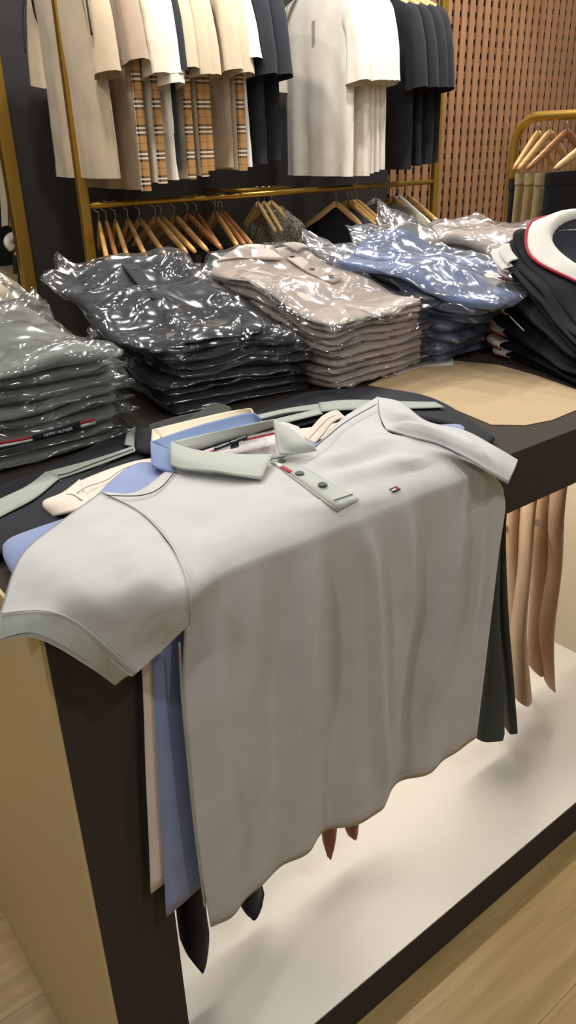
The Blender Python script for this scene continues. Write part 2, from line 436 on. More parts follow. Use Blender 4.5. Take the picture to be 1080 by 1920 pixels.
for i in range(nr):
    for j in range(nc):
        p = G[i, j].copy(); e = min(1, j/12, (nc-1-j)/12)
        if p[1] < .0:
            d = min(1, (T+.03-p[2])/.14); x = p[0]
            f = .5*math.sin(x*52+.7)+.35*math.sin(x*88+2.1+p[2]*1.5)+.3*math.sin(x*27-1)
            f += .55*noise.noise(Vector((x*16, p[2]*2.2, 3.1)))
            G[i, j, 1] -= e*(d*.0085*f+min(1, d*3)*crease(p)*(.6+.8*d))
        else:
            G[i, j, 2] += e*topfold(p)+e*(.0015*fbm(p, 13, 3, 4.)+.0035*max(0, noise.noise(Vector((p[0]*20, p[1]*7, .5)))) * min(1, max(0, (p[0]-.3)/.2)))
body = sheet('body', G, C_GREY, polo, .0016, .0004, 60, 2.)
bvh_v = [tuple(v.co + 0*v.co) for v in body.data.vertices]
# folds radiating from the right armhole are part of the surface above
def on_body(px, py, lift=.0012):
    d = RT*(px-CX)/F - UP*(py-CY)/F + FW; d = Vector(d).normalized()
    hit, nrm, i, dist = BVH.ray_cast(Vector(O), d)
    if hit is None: return np.array(pz(px, py, .035))
    return np.array(hit - d*lift)
def world_bvh(o):
    V = [o.parent.matrix_basis @ o.matrix_parent_inverse @ v.co for v in o.data.vertices] if o.parent else [v.co for v in o.data.vertices]
    return BVHTree.FromPolygons([tuple(v) for v in V], [tuple(p.vertices) for p in o.data.polygons])
BVH = world_bvh(body)
# left sleeve: a stiff tube hanging past the corner of the table
S = [
 [pz(188, 923, .036), pz(262, 962, .039), pz(318, 1022, .039), pz(348, 1085, .036), pz(355, 1130, .02), pz(354, 1172, -.012)],
 [pz(112, 978, .036), pz(190, 1010, .052), pz(258, 1064, .056), pz(302, 1122, .036), pz(322, 1165, .008), pz(330, 1195, -.018)],
 [pz(38, 1042, .032), pz(112, 1072, .05), pz(190, 1120, .045), pz(246, 1168, .018), pz(276, 1202, -.008), pz(296, 1228, -.028)],
 [pz(-2, 1152, .018), pz(80, 1147, .034), pz(140, 1167, .024), pz(190, 1206, .004), pz(225, 1238, -.018), pz(254, 1263, -.036)],
]
def sleeve(name, S, mt, parent, th, su=7, sv=7, wr=.0012, seed=1., folds=()):
    G = crsurf(S, su, sv); n, m, _ = G.shape
    for i in range(n):
        for j in range(m):
            e = min(1, j/4, (m-1-j)/4)
            G[i, j, 2] += e*wr*2.5*fbm(G[i, j], 14, 3, seed)
            for q, w_, h_ in folds:
                r = np.hypot(q[:, 0]-G[i, j, 0], q[:, 1]-G[i, j, 1]); k = int(r.argmin()); m_ = len(q)-1
                G[i, j, 2] += e*h_*math.exp(-(r[k]/w_)**2)*min(1, .05+k/m_*2.2)
    Bk = G[:, ::-1].copy()
    for j in range(m):
        u = j/(m-1); Bk[:, j, 2] -= th*(math.sin(math.pi*u)**.6)
        Bk[:, j, 1] += th*.25*math.sin(math.pi*u)
    R = np.concatenate([G, Bk[:, 1:-1]], axis=1)
    return mesh_obj(name, R.reshape(-1, 3), grid_faces(n, R.shape[1], 0, True), mt, parent)
FL_ = [(cr([pz(*p) for p in pts_], 8)[:, :2], w_, h_) for pts_, w_, h_ in (([(200, 1040, .05), (222, 1085, .045), (250, 1150, .03), (268, 1215, .0)], .022, -.006), ([(270, 1050, .05), (285, 1100, .04), (283, 1150, .025), (275, 1210, .0)], .018, .005))]
slv = sleeve('sleeve', S, C_GREY, polo, .009, 12, 12, .0010, 1., FL_)
Cf = [S[3], [pz(-9, 1201, -.002), pz(50, 1186, .016), pz(100, 1200, .012), pz(166, 1240, -.014), pz(196, 1263, -.036), pz(217, 1285, -.056)]]
Cf = [Cf[0], [tuple((np.array(a)+np.array(b))/2+np.array([0, 0, .002])) for a, b in zip(*Cf)], Cf[1]]
sleeve('cuff', Cf, C_GREYC, slv, .007, 5, 7, .0003)
up = np.array([0, -.002, .0022])
seam('cuff_seam', [np.array(p)+up for p in S[3]], .0008, C_GREY, slv)
seam('armhole_seam', [np.array(p)+up*1.0 for p in S[0]], .0008, C_GREY, slv)
# right sleeve
SR = [
 [pz(709, 744, .051), pz(713, 775, .053), pz(724, 806, .047)],
 [pz(752, 754, .056), pz(758, 785, .058), pz(772, 820, .047)],
 [pz(800, 789, .046), pz(806, 808, .052), pz(820, 832, .044)],
 [pz(870, 806, .040), pz(866, 828, .044), pz(880, 862, .036)],
 [pz(927, 836, .030), pz(918, 858, .034), pz(920, 886, .026)],
 [pz(971, 862, .012), pz(962, 883, .013), pz(951, 903, .010)],
]
FR_ = [(cr([pz(*p) for p in pts_], 8)[:, :2], w_, h_) for pts_, w_, h_ in (([(716, 770, .053), (738, 780, .057), (770, 786, .055), (800, 800, .05)], .010, -.012), ([(735, 800, .05), (780, 806, .052), (840, 822, .048), (900, 856, .038)], .012, .008), ([(820, 800, .046), (855, 822, .044)], .010, -.006), ([(860, 815, .04), (892, 850, .036)], .008, .004))]
slr = sleeve('sleeve', SR, C_GREY, polo, .012, 9, 14, .0012, 5., FR_)
seam('armhole_seam', [np.array(r[2])+np.array([-.001, -.003, .002]) for r in SR], .0008, C_GREY, slr)
seam('shoulder_seam', [np.array(pz(x, y, z)) for x, y, z in ((582, 846, .044), (610, 822, .049), (650, 790, .0525), (706, 758, .0565))], .0007, C_THREAD, body)
seam('shoulder_seam', [np.array(pz(x, y, z)) for x, y, z in ((330, 882, .041), (300, 915, .0405), (262, 929, .0405), (200, 929, .0395))], .0007, C_THREAD, body)
seam('side_seam', [np.array(at(x, y, 'y', d)) for x, y, d in ((336, 1205, -.036), (341, 1300, -.0355), (352, 1420, -.035), (366, 1560, -.034), (384, 1700, -.0305))], .0014, C_SEAM, body)
# back yoke seen inside the neck
Yk = [[pz(318, 836, .028), pz(430, 812, .030), pz(520, 792, .032), pz(560, 800, .032)],
      [pz(330, 858, .026), pz(440, 838, .027), pz(525, 815, .028), pz(572, 822, .030)],
      [pz(352, 890, .026), pz(450, 872, .027), pz(520, 858, .027), pz(585, 846, .028)]]
sheet('back_yoke', crsurf(Yk, 6, 8), C_YOKE, polo, .001)
# collar: band along the back, two leaves falling to the front
BandL = [[pz(320, 829, .056), pz(410, 808, .06), pz(470, 795, .063), pz(513, 787, .064)],
         [pz(345, 845, .047), pz(425, 824, .049), pz(478, 809, .051), pz(517, 798, .052)],
         [pz(374, 849, .037), pz(436, 829, .039), pz(482, 815, .041), pz(519, 806, .042)]]
sheet('collar_band', crsurf(BandL, 6, 8), C_GREYC, polo, .0016)
LeafL = [[pz(320, 829, .056), pz(356, 842, .054), pz(400, 849, .051), pz(455, 853, .047), pz(512, 853, .043)],
         [pz(320, 850, .052), pz(350, 862, .052), pz(395, 868, .050), pz(450, 873, .047), pz(504, 868, .043)],
         [pz(320, 873, .044), pz(345, 880, .046), pz(400, 884, .046), pz(448, 892, .043), pz(491, 898, .039)]]
sheet('collar_leaf', crsurf(LeafL, 6, 6), C_GREYC, polo, .0022)
LeafR = [[pz(513, 787, .064), pz(515, 806, .058), pz(518, 830, .05), pz(524, 852, .044)],
         [pz(542, 803, .062), pz(545, 822, .058), pz(548, 838, .052), pz(552, 852, .044)],
         [pz(571, 824, .056), pz(576, 830, .054), pz(582, 838, .05), pz(588, 846, .044)],
         [pz(590, 837, .05), pz(591, 839, .049), pz(592, 842, .047), pz(593, 845, .045)]]
sheet('collar_leaf', crsurf(LeafR, 6, 6), C_GREYC, polo, .0022)
# neck tape and woven label
def strip(name, a, b, wv, m, parent, lift, seg=10, th=.0006):
    """narrow cloth strip from a to b, width vector wv"""
    a = np.array(a); b = np.array(b); wv = np.array(wv)
    Gs = np.array([[a+(b-a)*t+lift, a+(b-a)*t+wv+lift] for t in np.linspace(0, 1, seg)])
    return sheet(name, Gs, m, parent, th)
def tape_strip(name, p0, p1, k0, k1, m, lift=.0015):
    lift += .005
    (x0, y0, d0), (x1, y1, d1) = p0, p1
    Gs = []
    for t in np.linspace(0, 1, 8):
        x, y, d = x0+(x1-x0)*t, y0+(y1-y0)*t, d0+(d1-d0)*t
        Gs.append([pz(x, y+k0, d+lift), pz(x, y+k1, d+lift)])
    return sheet(name, np.array(Gs)[::-1], m, polo, .0005)
for (a, b) in (((372, 848, .036), (412, 834, .038)), ((455, 819, .0395), (519, 805, .042))):
    tape_strip('neck_tape_white', a, b, 0, 5, C_WHITE); tape_strip('neck_tape_red', a, b, 4.5, 8.5, C_RED, .002); tape_strip('neck_tape_navy', a, b, -3, .2, C_LABEL)
lab = tape_strip('neck_label', (402, 837, .037), (464, 813, .0395), -6, 9, C_LABEL, .0035)
tape_strip('size_tab', (432, 833, .034), (448, 829, .0345), 0, 9, fabric('grey_tab', '4d5060'), .003)
def text_mesh(name, s, org, ux, uy, size, m, parent):
    c = bpy.data.curves.new(name, 'FONT'); c.body = s; c.size = size; c.extrude = .00008; c.align_x = 'CENTER'; c.align_y = 'CENTER'
    t = bpy.data.objects.new(name+'_tmp', c); COL.objects.link(t)
    bpy.context.view_layer.update()
    me = bpy.data.meshes.new_from_object(t.evaluated_get(bpy.context.evaluated_depsgraph_get()))
    bpy.data.objects.remove(t)
    ux = Vector(ux).normalized(); uy = Vector(uy); uy = (uy-ux*uy.dot(ux)).normalized(); n = ux.cross(uy); org = Vector(org)
    for v in me.vertices: v.co = org+ux*v.co.x+uy*v.co.y+n*(v.co.z)
    me.materials.clear(); me.materials.append(m)
    o = bpy.data.objects.new(name, me); COL.objects.link(o)
    o.parent = parent; o.matrix_parent_inverse = parent.matrix_basis.inverted(); return o
a_, b_ = pz(405, 837, .0415), pz(462, 815, .044)
ctr = pz(433, 828.5, .0482)
text_mesh('label_text', 'TOMMY HILFIGER', ctr, b_-a_, pz(433, 818, .047)-pz(433, 834, .047), .0062, C_WHITE, lab)
# placket with buttons and red stripe
def on_patch(name, quad, m, parent, lift, nu=14, nv=4, th=.0008):
    (a, b, c, d) = [np.array(q, float) for q in quad]; Gs = []
    for t in np.linspace(0, 1, nu):
        Gs.append([on_body(*((a*(1-t)+d*t)*(1-s)+(b*(1-t)+c*t)*s), lift) for s in np.linspace(0, 1, nv)])
    return sheet(name, np.array(Gs)[:, ::-1], m, parent, th)
plk = on_patch('placket', ((510, 862), (541, 858), (674, 936), (636, 956)), C_GREYC, polo, .0030)
on_patch('placket_edge', ((506, 865), (509, 863), (637, 957), (633, 960)), C_SEAM, plk, .002, 14, 2)
on_patch('placket_stripe', ((523, 876), (531, 873), (548, 883), (542, 887)), C_RED, plk, .0044, 6, 2)
on_patch('placket_stripe', ((515, 868), (523, 866), (530, 873), (523, 876)), C_WHITE, plk, .0044, 6, 2)
seam('placket_stitch', [on_body(x, y, .005) for x, y in ((626, 938), (650, 930), (662, 926))], .0005, C_THREAD, plk)
for (x, y) in ((528, 866), (562, 889), (605, 910)):
    c = on_body(x, y, .0045); mb = MB(); r = .0052
    prof = [(0.0001, .0012), (.55, .001), (.62, .0018), (.92, .0022), (1, .0014), (1, 0)]
    V = []; Fc = []
    for (k, h) in prof:
        for a in range(16): V.append((c[0]+math.cos(a*math.pi/8)*r*k, c[1]+math.sin(a*math.pi/8)*r*k, c[2]+h))
    mb.add(V, [(i*16+k, i*16+(k+1) % 16, (i+1)*16+(k+1) % 16, (i+1)*16+k)[::-1] for i in range(len(prof)-1) for k in range(16)])
    mb.build('button', M['button'], plk, True)
# small woven chest emblem: white and red fields between two navy bars
on_patch('chest_emblem', ((731, 917.5), (741, 914), (745.5, 918), (736, 921.5)), C_WHITE, polo, .0016, 4, 4)
on_patch('chest_emblem', ((739.5, 914.5), (744.5, 912.5), (751.5, 917), (745.5, 919.5)), C_RED, polo, .0018, 4, 4)
on_patch('chest_emblem', ((730, 917.5), (743.5, 911.8), (745, 913), (731.5, 919)), C_LABEL, polo, .002, 6, 2)
on_patch('chest_emblem', ((736, 921.5), (750, 916.2), (751.5, 917.5), (737.5, 923.2)), C_LABEL, polo, .002, 6, 2)
# hem stitch line
seam('hem_stitch', [np.array(h)+np.array([0, -.0012+(.0), .016]) for h in [G[-1, j] for j in range(0, nc, 4)]], .0006, C_SEAM, body, 4)

# --- blue polo under it
blue = thing('polo_shirt', 'cornflower blue polo shirt lying directly under the pale grey polo on the table', 'shirt', (.35, .2, T+.02), 'polo shirts layered over the table front')
bl = [(286, 1200), (292, 1400), (304, 1580), (311, 1717)]
def under_body(parent, top_rows, xs, front, top, leftpx, hemz, mt, seed, right=.56, amp=.004):
    left = [tuple(at(*q, 'y', -front)) for q in leftpx]
    n = len(xs)
    hemr = []
    for k, x in enumerate(xs):
        t = k/(n-1); lx = left[-1][0]
        hemr.append((lx+(right-lx)*t, -front if k == 0 else -.004, hemz))
    rows = list(top_rows)+drop_rows(xs, front, top, hemr)
    for r in rows[-6:]:
        for k in range(1, n): r[k] = (r[k][0], max(r[k][1], -.008 if front > .01 else -.005), r[k][2])
    lz = [p[2] for p in left][::-1]; lx = [p[0] for p in left][::-1]
    for r in rows[-5:]:
        r0 = list(r[0]); r0[0] = float(np.interp(r0[2], lz, lx)); r[0] = tuple(r0)
    G = crsurf(rows, 5, 6)
    n_, m_, _ = G.shape
    for i in range(n_):
        for j in range(m_):
            p = G[i, j]
            if p[1] < 0: G[i, j, 1] += min(1, (T-p[2])/.2)*amp*.6*math.sin(p[0]*60+seed)
    return sheet('body', G, mt, parent, .0014)
xb = [.095, .2, .33, .45, .56]
under_body(blue, [[pz(195, 925, .024), pz(265, 890, .024), (.33, .30, T+.022), pz(590, 838, .024), pz(700, 765, .022)],
                  [(.15, .15, T+.022), (.22, .15, T+.022), (.34, .15, T+.022), (.5, .15, T+.022), (.62, .17, T+.022)]],
           xb, .017, .021, bl, float(at(312, 1717, 'y', -.017)[2]), C_BLUE, .3, .55, .002)
sheet('shoulder', crsurf([[pz(232, 882, .029), pz(262, 868, .030), pz(292, 868, .031), pz(332, 868, .032)],
                          [pz(205, 905, .029), pz(250, 900, .030), pz(290, 900, .030), pz(330, 890, .030)],
                          [pz(180, 930, .027), pz(250, 930, .028), pz(290, 925, .028), pz(335, 905, .028)]], 5, 6), C_BLUE, blue, .0014)
bc = [[pz(282, 829, .047), pz(350, 805, .051), pz(420, 785, .054), pz(470, 774, .055), pz(487, 783, .054)],
      [pz(300, 838, .043), pz(360, 820, .044), pz(430, 802, .045), pz(475, 790, .046), pz(492, 792, .046)],
      [pz(318, 846, .04), pz(370, 834, .038), pz(440, 818, .038), pz(485, 806, .038), pz(500, 802, .038)]]
sheet('collar_band', crsurf(bc, 5, 6), C_BLUEC, blue, .0016)
sheet('collar_leaf', crsurf([[pz(282, 829, .047), pz(302, 838, .046), pz(325, 846, .044)], [pz(283, 850, .044), pz(302, 856, .044), pz(325, 862, .043)], [pz(285, 875, .038), pz(305, 882, .039), pz(330, 886, .039)]], 5, 5), C_BLUEC, blue, .0018)
sheet('sleeve', crsurf([[pz(122, 974, .026), pz(140, 985, .026), pz(190, 1010, .024)],
                        [pz(60, 995, .026), pz(85, 1010, .028), pz(150, 1040, .026)],
                        [pz(22, 1010, .022), pz(45, 1030, .024), pz(110, 1060, .022)],
                        [pz(8, 1024, .016), pz(12, 1045, .016), pz(40, 1085, .012)],
                        [pz(10, 1036, .006), pz(16, 1052, .005), pz(30, 1085, .003)]], 6, 6), C_BLUE, blue, .003)
sheet('sleeve', crsurf([[pz(800, 800, .02), pz(810, 812, .02), pz(830, 830, .02)], [pz(858, 797, .018), pz(850, 812, .018), pz(860, 830, .018)], [pz(873, 808, .012), pz(870, 818, .012), pz(870, 835, .012)]], 5, 5), C_BLUE, blue, .003)

# --- pale peach polo below
peach = thing('polo_shirt', 'pale peach polo shirt lying between the blue polo and the navy striped polo', 'shirt', (.35, .2, T+.015), 'polo shirts layered over the table front')
xp = [.088, .2, .33, .45, .56]
under_body(peach, [[pz(195, 918, .016), pz(265, 880, .016), (.33, .31, T+.014), pz(600, 800, .016), pz(700, 765, .015)],
                   [(.15, .15, T+.014), (.22, .15, T+.014), (.34, .15, T+.014), (.5, .15, T+.014), (.62, .17, T+.014)]],
           xp, .0125, .013, [(268, 1230), (271, 1400), (278, 1560), (282, 1674)], float(at(282, 1674, 'y', -.0125)[2]), C_BEIGE, 1.7, .54, .002)
sheet('shoulder', crsurf([[pz(148, 903, .021), pz(200, 882, .022), pz(250, 866, .023), pz(283, 860, .024)],
                          [pz(150, 925, .021), pz(200, 905, .022), pz(250, 890, .023), pz(290, 875, .024)],
                          [pz(165, 950, .019), pz(215, 930, .02), pz(260, 910, .021), pz(300, 895, .021)]], 5, 6), C_BEIGE, peach, .0014)
sheet('sleeve', crsurf([[pz(150, 900, .022), pz(160, 925, .023), pz(178, 948, .021)], [pz(118, 925, .025), pz(125, 940, .026), pz(135, 960, .022)], [pz(84, 940, .02), pz(86, 950, .02), pz(104, 968, .016)], [pz(86, 952, .009), pz(90, 957, .008), pz(106, 972, .007)]], 5, 6), C_BEIGE, peach, .003)
seam('armhole_seam', [pz(124, 926, .0275), pz(138, 928, .0275), pz(154, 938, .026)], .0007, C_SEAM, peach)
seam('shoulder_seam', [pz(144, 924, .0275), pz(165, 912, .027), pz(200, 900, .026), pz(230, 880, .027), pz(262, 868, .027)], .0006, C_SEAM, peach)
pc = [[pz(285, 806, .039), pz(350, 790, .043), pz(420, 774, .046), pz(466, 766, .048), pz(474, 774, .048)],
      [pz(300, 820, .036), pz(360, 802, .038), pz(430, 786, .040), pz(470, 775, .041), pz(480, 780, .041)],
      [pz(316, 832, .033), pz(370, 818, .033), pz(440, 802, .034), pz(480, 790, .035), pz(492, 790, .035)]]
sheet('collar_band', crsurf(pc, 5, 6), C_BEIGEC, peach, .0016)
sheet('collar_leaf', crsurf([[pz(285, 806, .039), pz(300, 818, .038)], [pz(284, 824, .036), pz(300, 834, .036)], [pz(284, 840, .032), pz(300, 850, .032)]], 5, 5), C_BEIGEC, peach, .0018)
sheet('shoulder', crsurf([[pz(566, 822, .024), pz(590, 832, .024)], [pz(586, 800, .034), pz(606, 815, .03)], [pz(606, 779, .044), pz(622, 795, .036)], [pz(630, 770, .04), pz(640, 785, .034)], [pz(642, 778, .03), pz(655, 790, .026)]], 5, 6), C_BEIGE, peach, .0014)
seam('shoulder_seam', [pz(580, 822, .0325), pz(598, 802, .040), pz(614, 786, .046), pz(628, 779, .0445)], .0006, C_SEAM, peach)

# --- navy polo with sage stripes at the bottom of the layers
navy = thing('polo_shirt', 'navy black polo with sage stripes along the sleeves, lowest of the draped shirts', 'shirt', (.35, .2, T+.008), 'polo shirts layered over the table front')
def flat_patch(name, quad_rows, m, parent, su=4, sv=4, th=.0012): return sheet(name, crsurf(quad_rows, su, sv), m, parent, th)
under_body(navy, [[pz(235, 838, .009), pz(300, 815, .009), (.42, .40, T+.008), pz(600, 770, .009), pz(715, 728, .009)],
                  [pz(120, 960, .009), (.22, .22, T+.009), (.36, .22, T+.009), (.5, .22, T+.009), pz(760, 790, .009)]],
           [.084, .2, .33, .45, .56], .0062, .007, [(262, 1250), (264, 1400), (270, 1560), (276, 1640)], float(at(277, 1640, 'y', -.006)[2]), C_NAVY, 2.2, .53, .002)
flat_patch('sleeve', [[pz(245, 800, .011), pz(262, 840, .012), pz(290, 900, .011)], [pz(120, 866, .013), pz(130, 905, .016), pz(160, 960, .012)], [pz(20, 905, .012), pz(30, 965, .016), pz(90, 1000, .012)], [pz(-60, 940, .010), pz(-60, 990, .014), pz(-10, 1045, .010)], [pz(-110, 975, .006), pz(-110, 1040, .008), pz(-60, 1085, .006)]], C_NAVY, navy, 6, 6, .004)
for rows_ in ([[pz(240, 806, .020), pz(254, 803, .020)], [pz(236, 820, .020), pz(253, 822, .020)], [pz(233, 834, .019), pz(252, 838, .019)]],
              [[pz(252, 836, .0195), pz(254, 846, .0195)], [pz(180, 860, .0195), pz(186, 872, .0195)], [pz(84, 886, .0195), pz(108, 899, .0195)]],
              [[pz(86, 885, .0205), pz(110, 898, .0205)], [pz(50, 912, .021), pz(66, 934, .021)], [pz(0, 936, .020), pz(14, 962, .020)], [pz(-50, 960, .018), pz(-40, 990, .018)]]):
    flat_patch('sage_stripe', [[b, a] for a, b in rows_], C_SAGE, navy, 6, 4)
seam('stripe_stitch', [pz(250, 842, .0212), pz(180, 867, .0212), pz(130, 886, .0212), pz(108, 891, .0212)], .0007, C_THREAD, navy)
seam('shoulder_stitch', [pz(285, 852, .0155), pz(240, 850, .0165), pz(190, 874, .0175), pz(130, 904, .018), pz(108, 899, .019)], .0008, C_THREAD, navy)
flat_patch('collar_band', [[pz(254, 803, .026), pz(254, 845, .019)], [pz(282, 803, .027), pz(282, 852, .02)], [pz(300, 800, .025), pz(300, 850, .02)]], C_NAVY, navy, 5, 5, .002)
# right side of the navy polo: stripe and sleeve
flat_patch('sleeve', [[pz(655, 728, .011), pz(640, 770, .012)], [pz(715, 730, .018), pz(720, 775, .022)], [pz(790, 742, .017), pz(800, 790, .02)], [pz(840, 762, .014), pz(850, 800, .016)], [pz(885, 792, .01), pz(890, 820, .01)], [pz(928, 822, .006), pz(912, 836, .006)]], C_NAVY, navy, 5, 6, .004)
for rows_ in ([[pz(480, 779, .022), pz(484, 787, .022)], [pz(540, 766, .022), pz(540, 774, .022)], [pz(600, 757, .022), pz(602, 768, .022)]],
              [[pz(500, 790, .022), pz(505, 800, .022)], [pz(550, 778, .023), pz(555, 788, .023)], [pz(600, 766, .023), pz(605, 776, .023)]],
              [[pz(598, 755, .024), pz(602, 772, .024)], [pz(660, 750, .026), pz(665, 768, .026)], [pz(760, 753, .024), pz(780, 766, .025)], [pz(816, 754, .022), pz(834, 764, .022)]]):
    flat_patch('sage_stripe', rows_, C_SAGE, navy, 6, 4)
flat_patch('back_panel', [[pz(440, 790, .012), pz(500, 815, .014)], [pz(560, 740, .012), pz(600, 790, .016)], [pz(655, 728, .012), pz(690, 770, .016)]], C_NAVY, navy, 6, 6)
ol = thing('polo_shirt', 'olive grey shirt whose collar points out from under the foot of the dark bagged stack', 'shirt', pz(380, 785, .008), 'polo shirts layered over the table front')
flat_patch('collar_leaf', [[pz(338, 797, .012), pz(310, 806, .012)], [pz(378, 770, .02), pz(380, 795, .018)], [pz(402, 756, .026), pz(420, 778, .022)], [pz(432, 764, .02), pz(432, 776, .018)]], C_OLIVE, ol, 6, 5, .002)
flat_patch('shoulder', [[pz(280, 797, .008), pz(282, 806, .008)], [pz(340, 780, .009), pz(345, 797, .009)], [pz(430, 762, .009), pz(440, 780, .009)]], C_OLIVE, ol, 5, 4, .002)

# ---------------------------------------------------------------- stacks of bagged polos
ORD = ['topmost', 'second from the top', 'third from the top', 'fourth from the top', 'fifth from the top', 'sixth from the top', 'seventh from the top', 'eighth from the top', 'ninth from the top', 'tenth from the top', 'eleventh from the top', 'twelfth from the top']
def rrect(w, d, r, n=10):
    """rounded rectangle outline, origin at the front-left corner, counter-clockwise"""
    pts = []
    def edge(a, b, k):
        for i in range(k): pts.append((a[0]+(b[0]-a[0])*i/k, a[1]+(b[1]-a[1])*i/k))
    def arc(cx, cy, a0):
        for i in range(4): a = a0+math.pi/2*i/4; pts.append((cx+r*math.cos(a), cy+r*math.sin(a)))
    arc(r, r, math.pi); edge((r, 0), (w-r, 0), n); arc(w-r, r, 1.5*math.pi); edge((w, r), (w, d-r), n)
    arc(w-r, d-r, 0); edge((w-r, d), (r, d), n); arc(r, d-r, .5*math.pi); edge((0, d-r), (0, r), n)
    return np.array(pts)
class Stack:
    def __init__(s, base, yaw, w, d, hf, hb, n, lean=(0, 0), side=0.):
        s.b = np.array(base, float); a = math.radians(yaw)
        s.ex = np.array([math.cos(a), math.sin(a)]); s.ey = np.array([-math.sin(a), math.cos(a)])
        s.w, s.d, s.hf, s.hb, s.n, s.lean, s.side = w, d, hf, hb, n, lean, side
        rnd = random.Random(int(s.b[0]*1000)); t = np.array([rnd.uniform(.65, 1.4) for _ in range(n)]); s.cum = np.concatenate([[0], np.cumsum(t)])/t.sum()
        s.wav = .17
    def warp(s, f):
        return float(np.interp(f, np.linspace(0, 1, s.n+1), s.cum)) if f <= 1 else f
    def H(s, u, v):
        v = min(1.1, max(-.15, v)); return (s.hf+(s.hb-s.hf)*v**1.0)*(1+s.side*(u-.5))
    def pt(s, x, y, f, off=(0, 0), dz=0.):
        """x, y in the stack's own frame (metres), f = height as a fraction of the stack"""
        if len(off) > 2:
            ca, sa = math.cos(off[2]), math.sin(off[2]); cx, cy = s.w/2, s.d/2
            x, y = cx+(x-cx)*ca-(y-cy)*sa, cy+(x-cx)*sa+(y-cy)*ca
        X = x+off[0]+s.lean[0]*f; Y = y+off[1]+s.lean[1]*f
        p = s.b+s.ex*X+s.ey*Y
        return np.array([p[0], p[1], T+.002+s.H(x/s.w, y/s.d)*s.warp(f)*(1+s.wav*noise.noise(Vector((x*8+s.w*50, y*8, f*2.2))))+dz])
def pillow(st, i, out, prof, off, seed, wob, mat_, name, parent, flap=None, wr=.002, wf=25, sag=0., ridge=0.):
    """closed shell that follows the stack's sloping layers; prof = [(ring scale, height fraction inside the layer)]"""
    c = np.array([st.w/2, st.d/2]); V = []; n = len(out)
    for (r, h) in prof:
        for k in range(n):
            q = c+(out[k]-c)*r
            dz = wob*noise.noise(Vector((q[0]*9+seed, q[1]*9, i*.37)))*1.0
            if flap is not None and r > .93: 
                ex = flap(k/n)*(r-.93)/.14; dirv = (out[k]-c)/np.linalg.norm(out[k]-c)
                q = q+dirv*ex; dz += ex*.45+ex*.5*noise.noise(Vector((k*.31, seed, 0)))
            f = (i+h)/st.n
            p = st.pt(q[0], q[1], f, off, dz - sag*max(0, r-.8)*abs(noise.noise(Vector((q[0]*14, q[1]*14, seed)))))
            if wr:
                p = p+np.array([wr*1.2*noise.noise(Vector((p[0]*wf, p[1]*wf, p[2]*wf*2+seed))), wr*1.2*noise.noise(Vector((p[0]*wf+9, p[1]*wf, p[2]*wf*2+seed))),
                                wr*(1 if 0 < h < 1.2 else .6)*fbm(p, wf, 2, seed)])
            if ridge and h > .1:
                rz = max(0, .22-abs(noise.noise(Vector((p[0]*11+seed, p[1]*11, p[2]*20)))))/.22
                p = p+np.array([0, 0, ridge*rz*rz])
            V.append(p)
    Fc = grid_faces(len(prof), n, 0, True)
    Fc.append(tuple(range(n))[::-1]); Fc.append(tuple(range((len(prof)-1)*n, len(prof)*n)))
    return mesh_obj(name, V, Fc, mat_, parent)
SH_PROF = [(.05, .06), (.5, .05), (.85, .05), (.955, .08), (.985, .22), (1.0, .45), (.995, .62), (.975, .82), (.93, .93), (.85, .96), (.65, .98), (.4, 1.0), (.15, 1.0), (.03, 1.0)]
BG_PROF = [(.05, -.01), (.5, -.02), (.9, .0), (.98, .12), (1.03, .3), (1.06, .42), (1.07, .5), (1.045, .66), (1.02, .84), (.99, 1.08), (.945, 1.22), (.88, 1.38), (.8, 1.38), (.7, 1.38), (.6, 1.38), (.5, 1.38), (.4, 1.38), (.3, 1.38), (.18, 1.38), (.04, 1.38)]
def flapf(cs, seed):
    def f(t):
        v = 0.
        for (c, wd, a) in cs:
            dd = abs((t-c+.5) % 1-.5)
            if dd < wd: v += a*(1-dd/wd)
        return v*(.7+.6*abs(noise.noise(Vector((t*40, seed, 1.)))))
    return f
def bag_stack(st, fab, colour, where, group, film_m, flaps, offs=None, jit=.006, seed=0., topdz=0, wr=.0022, top_thick=1.0):
    out_s = rrect(st.w, st.d, .022, 14); out_b = rrect(st.w, st.d, .012, 26); objs = []
    for i in range(st.n):
        k = st.n-1-i
        rnd = random.Random(seed*100+i)
        off = (rnd.uniform(-jit, jit), rnd.uniform(-jit, jit), rnd.uniform(-jit, jit)*7)
        if offs and k in offs: off = offs[k]
        p = thing('bagged_polo_shirt', f'{colour} polo in clear bag, {ORD[k]} in the stack' + where, 'shirt', st.pt(st.w/2, st.d/2, i/st.n, off), group)
        pillow(st, i, out_s, SH_PROF, off, seed+i*3.1, .003, fab, 'folded_shirt', p, None, .0026, 20)
        pillow(st, i, out_b, BG_PROF, off, seed+i*5.7+.4, .003, film_m, 'clear_bag', p, flapf(flaps(k, rnd), seed+i), wr, 30, 0, .006)
        objs.append((p, off))
    return objs
def std_flaps(k, rnd):
    # perimeter fraction: 0 front-left corner, ~.25 front-right, ~.5 back-right, ~.75 back-left
    return [(.72+rnd.uniform(-.03, .03), .06, .045), (.97, .04, .02*rnd.random()), (.22, .04, .02*rnd.random()), (.48, .06, .03), (.85+rnd.uniform(-.08, .08), .06, .02)]

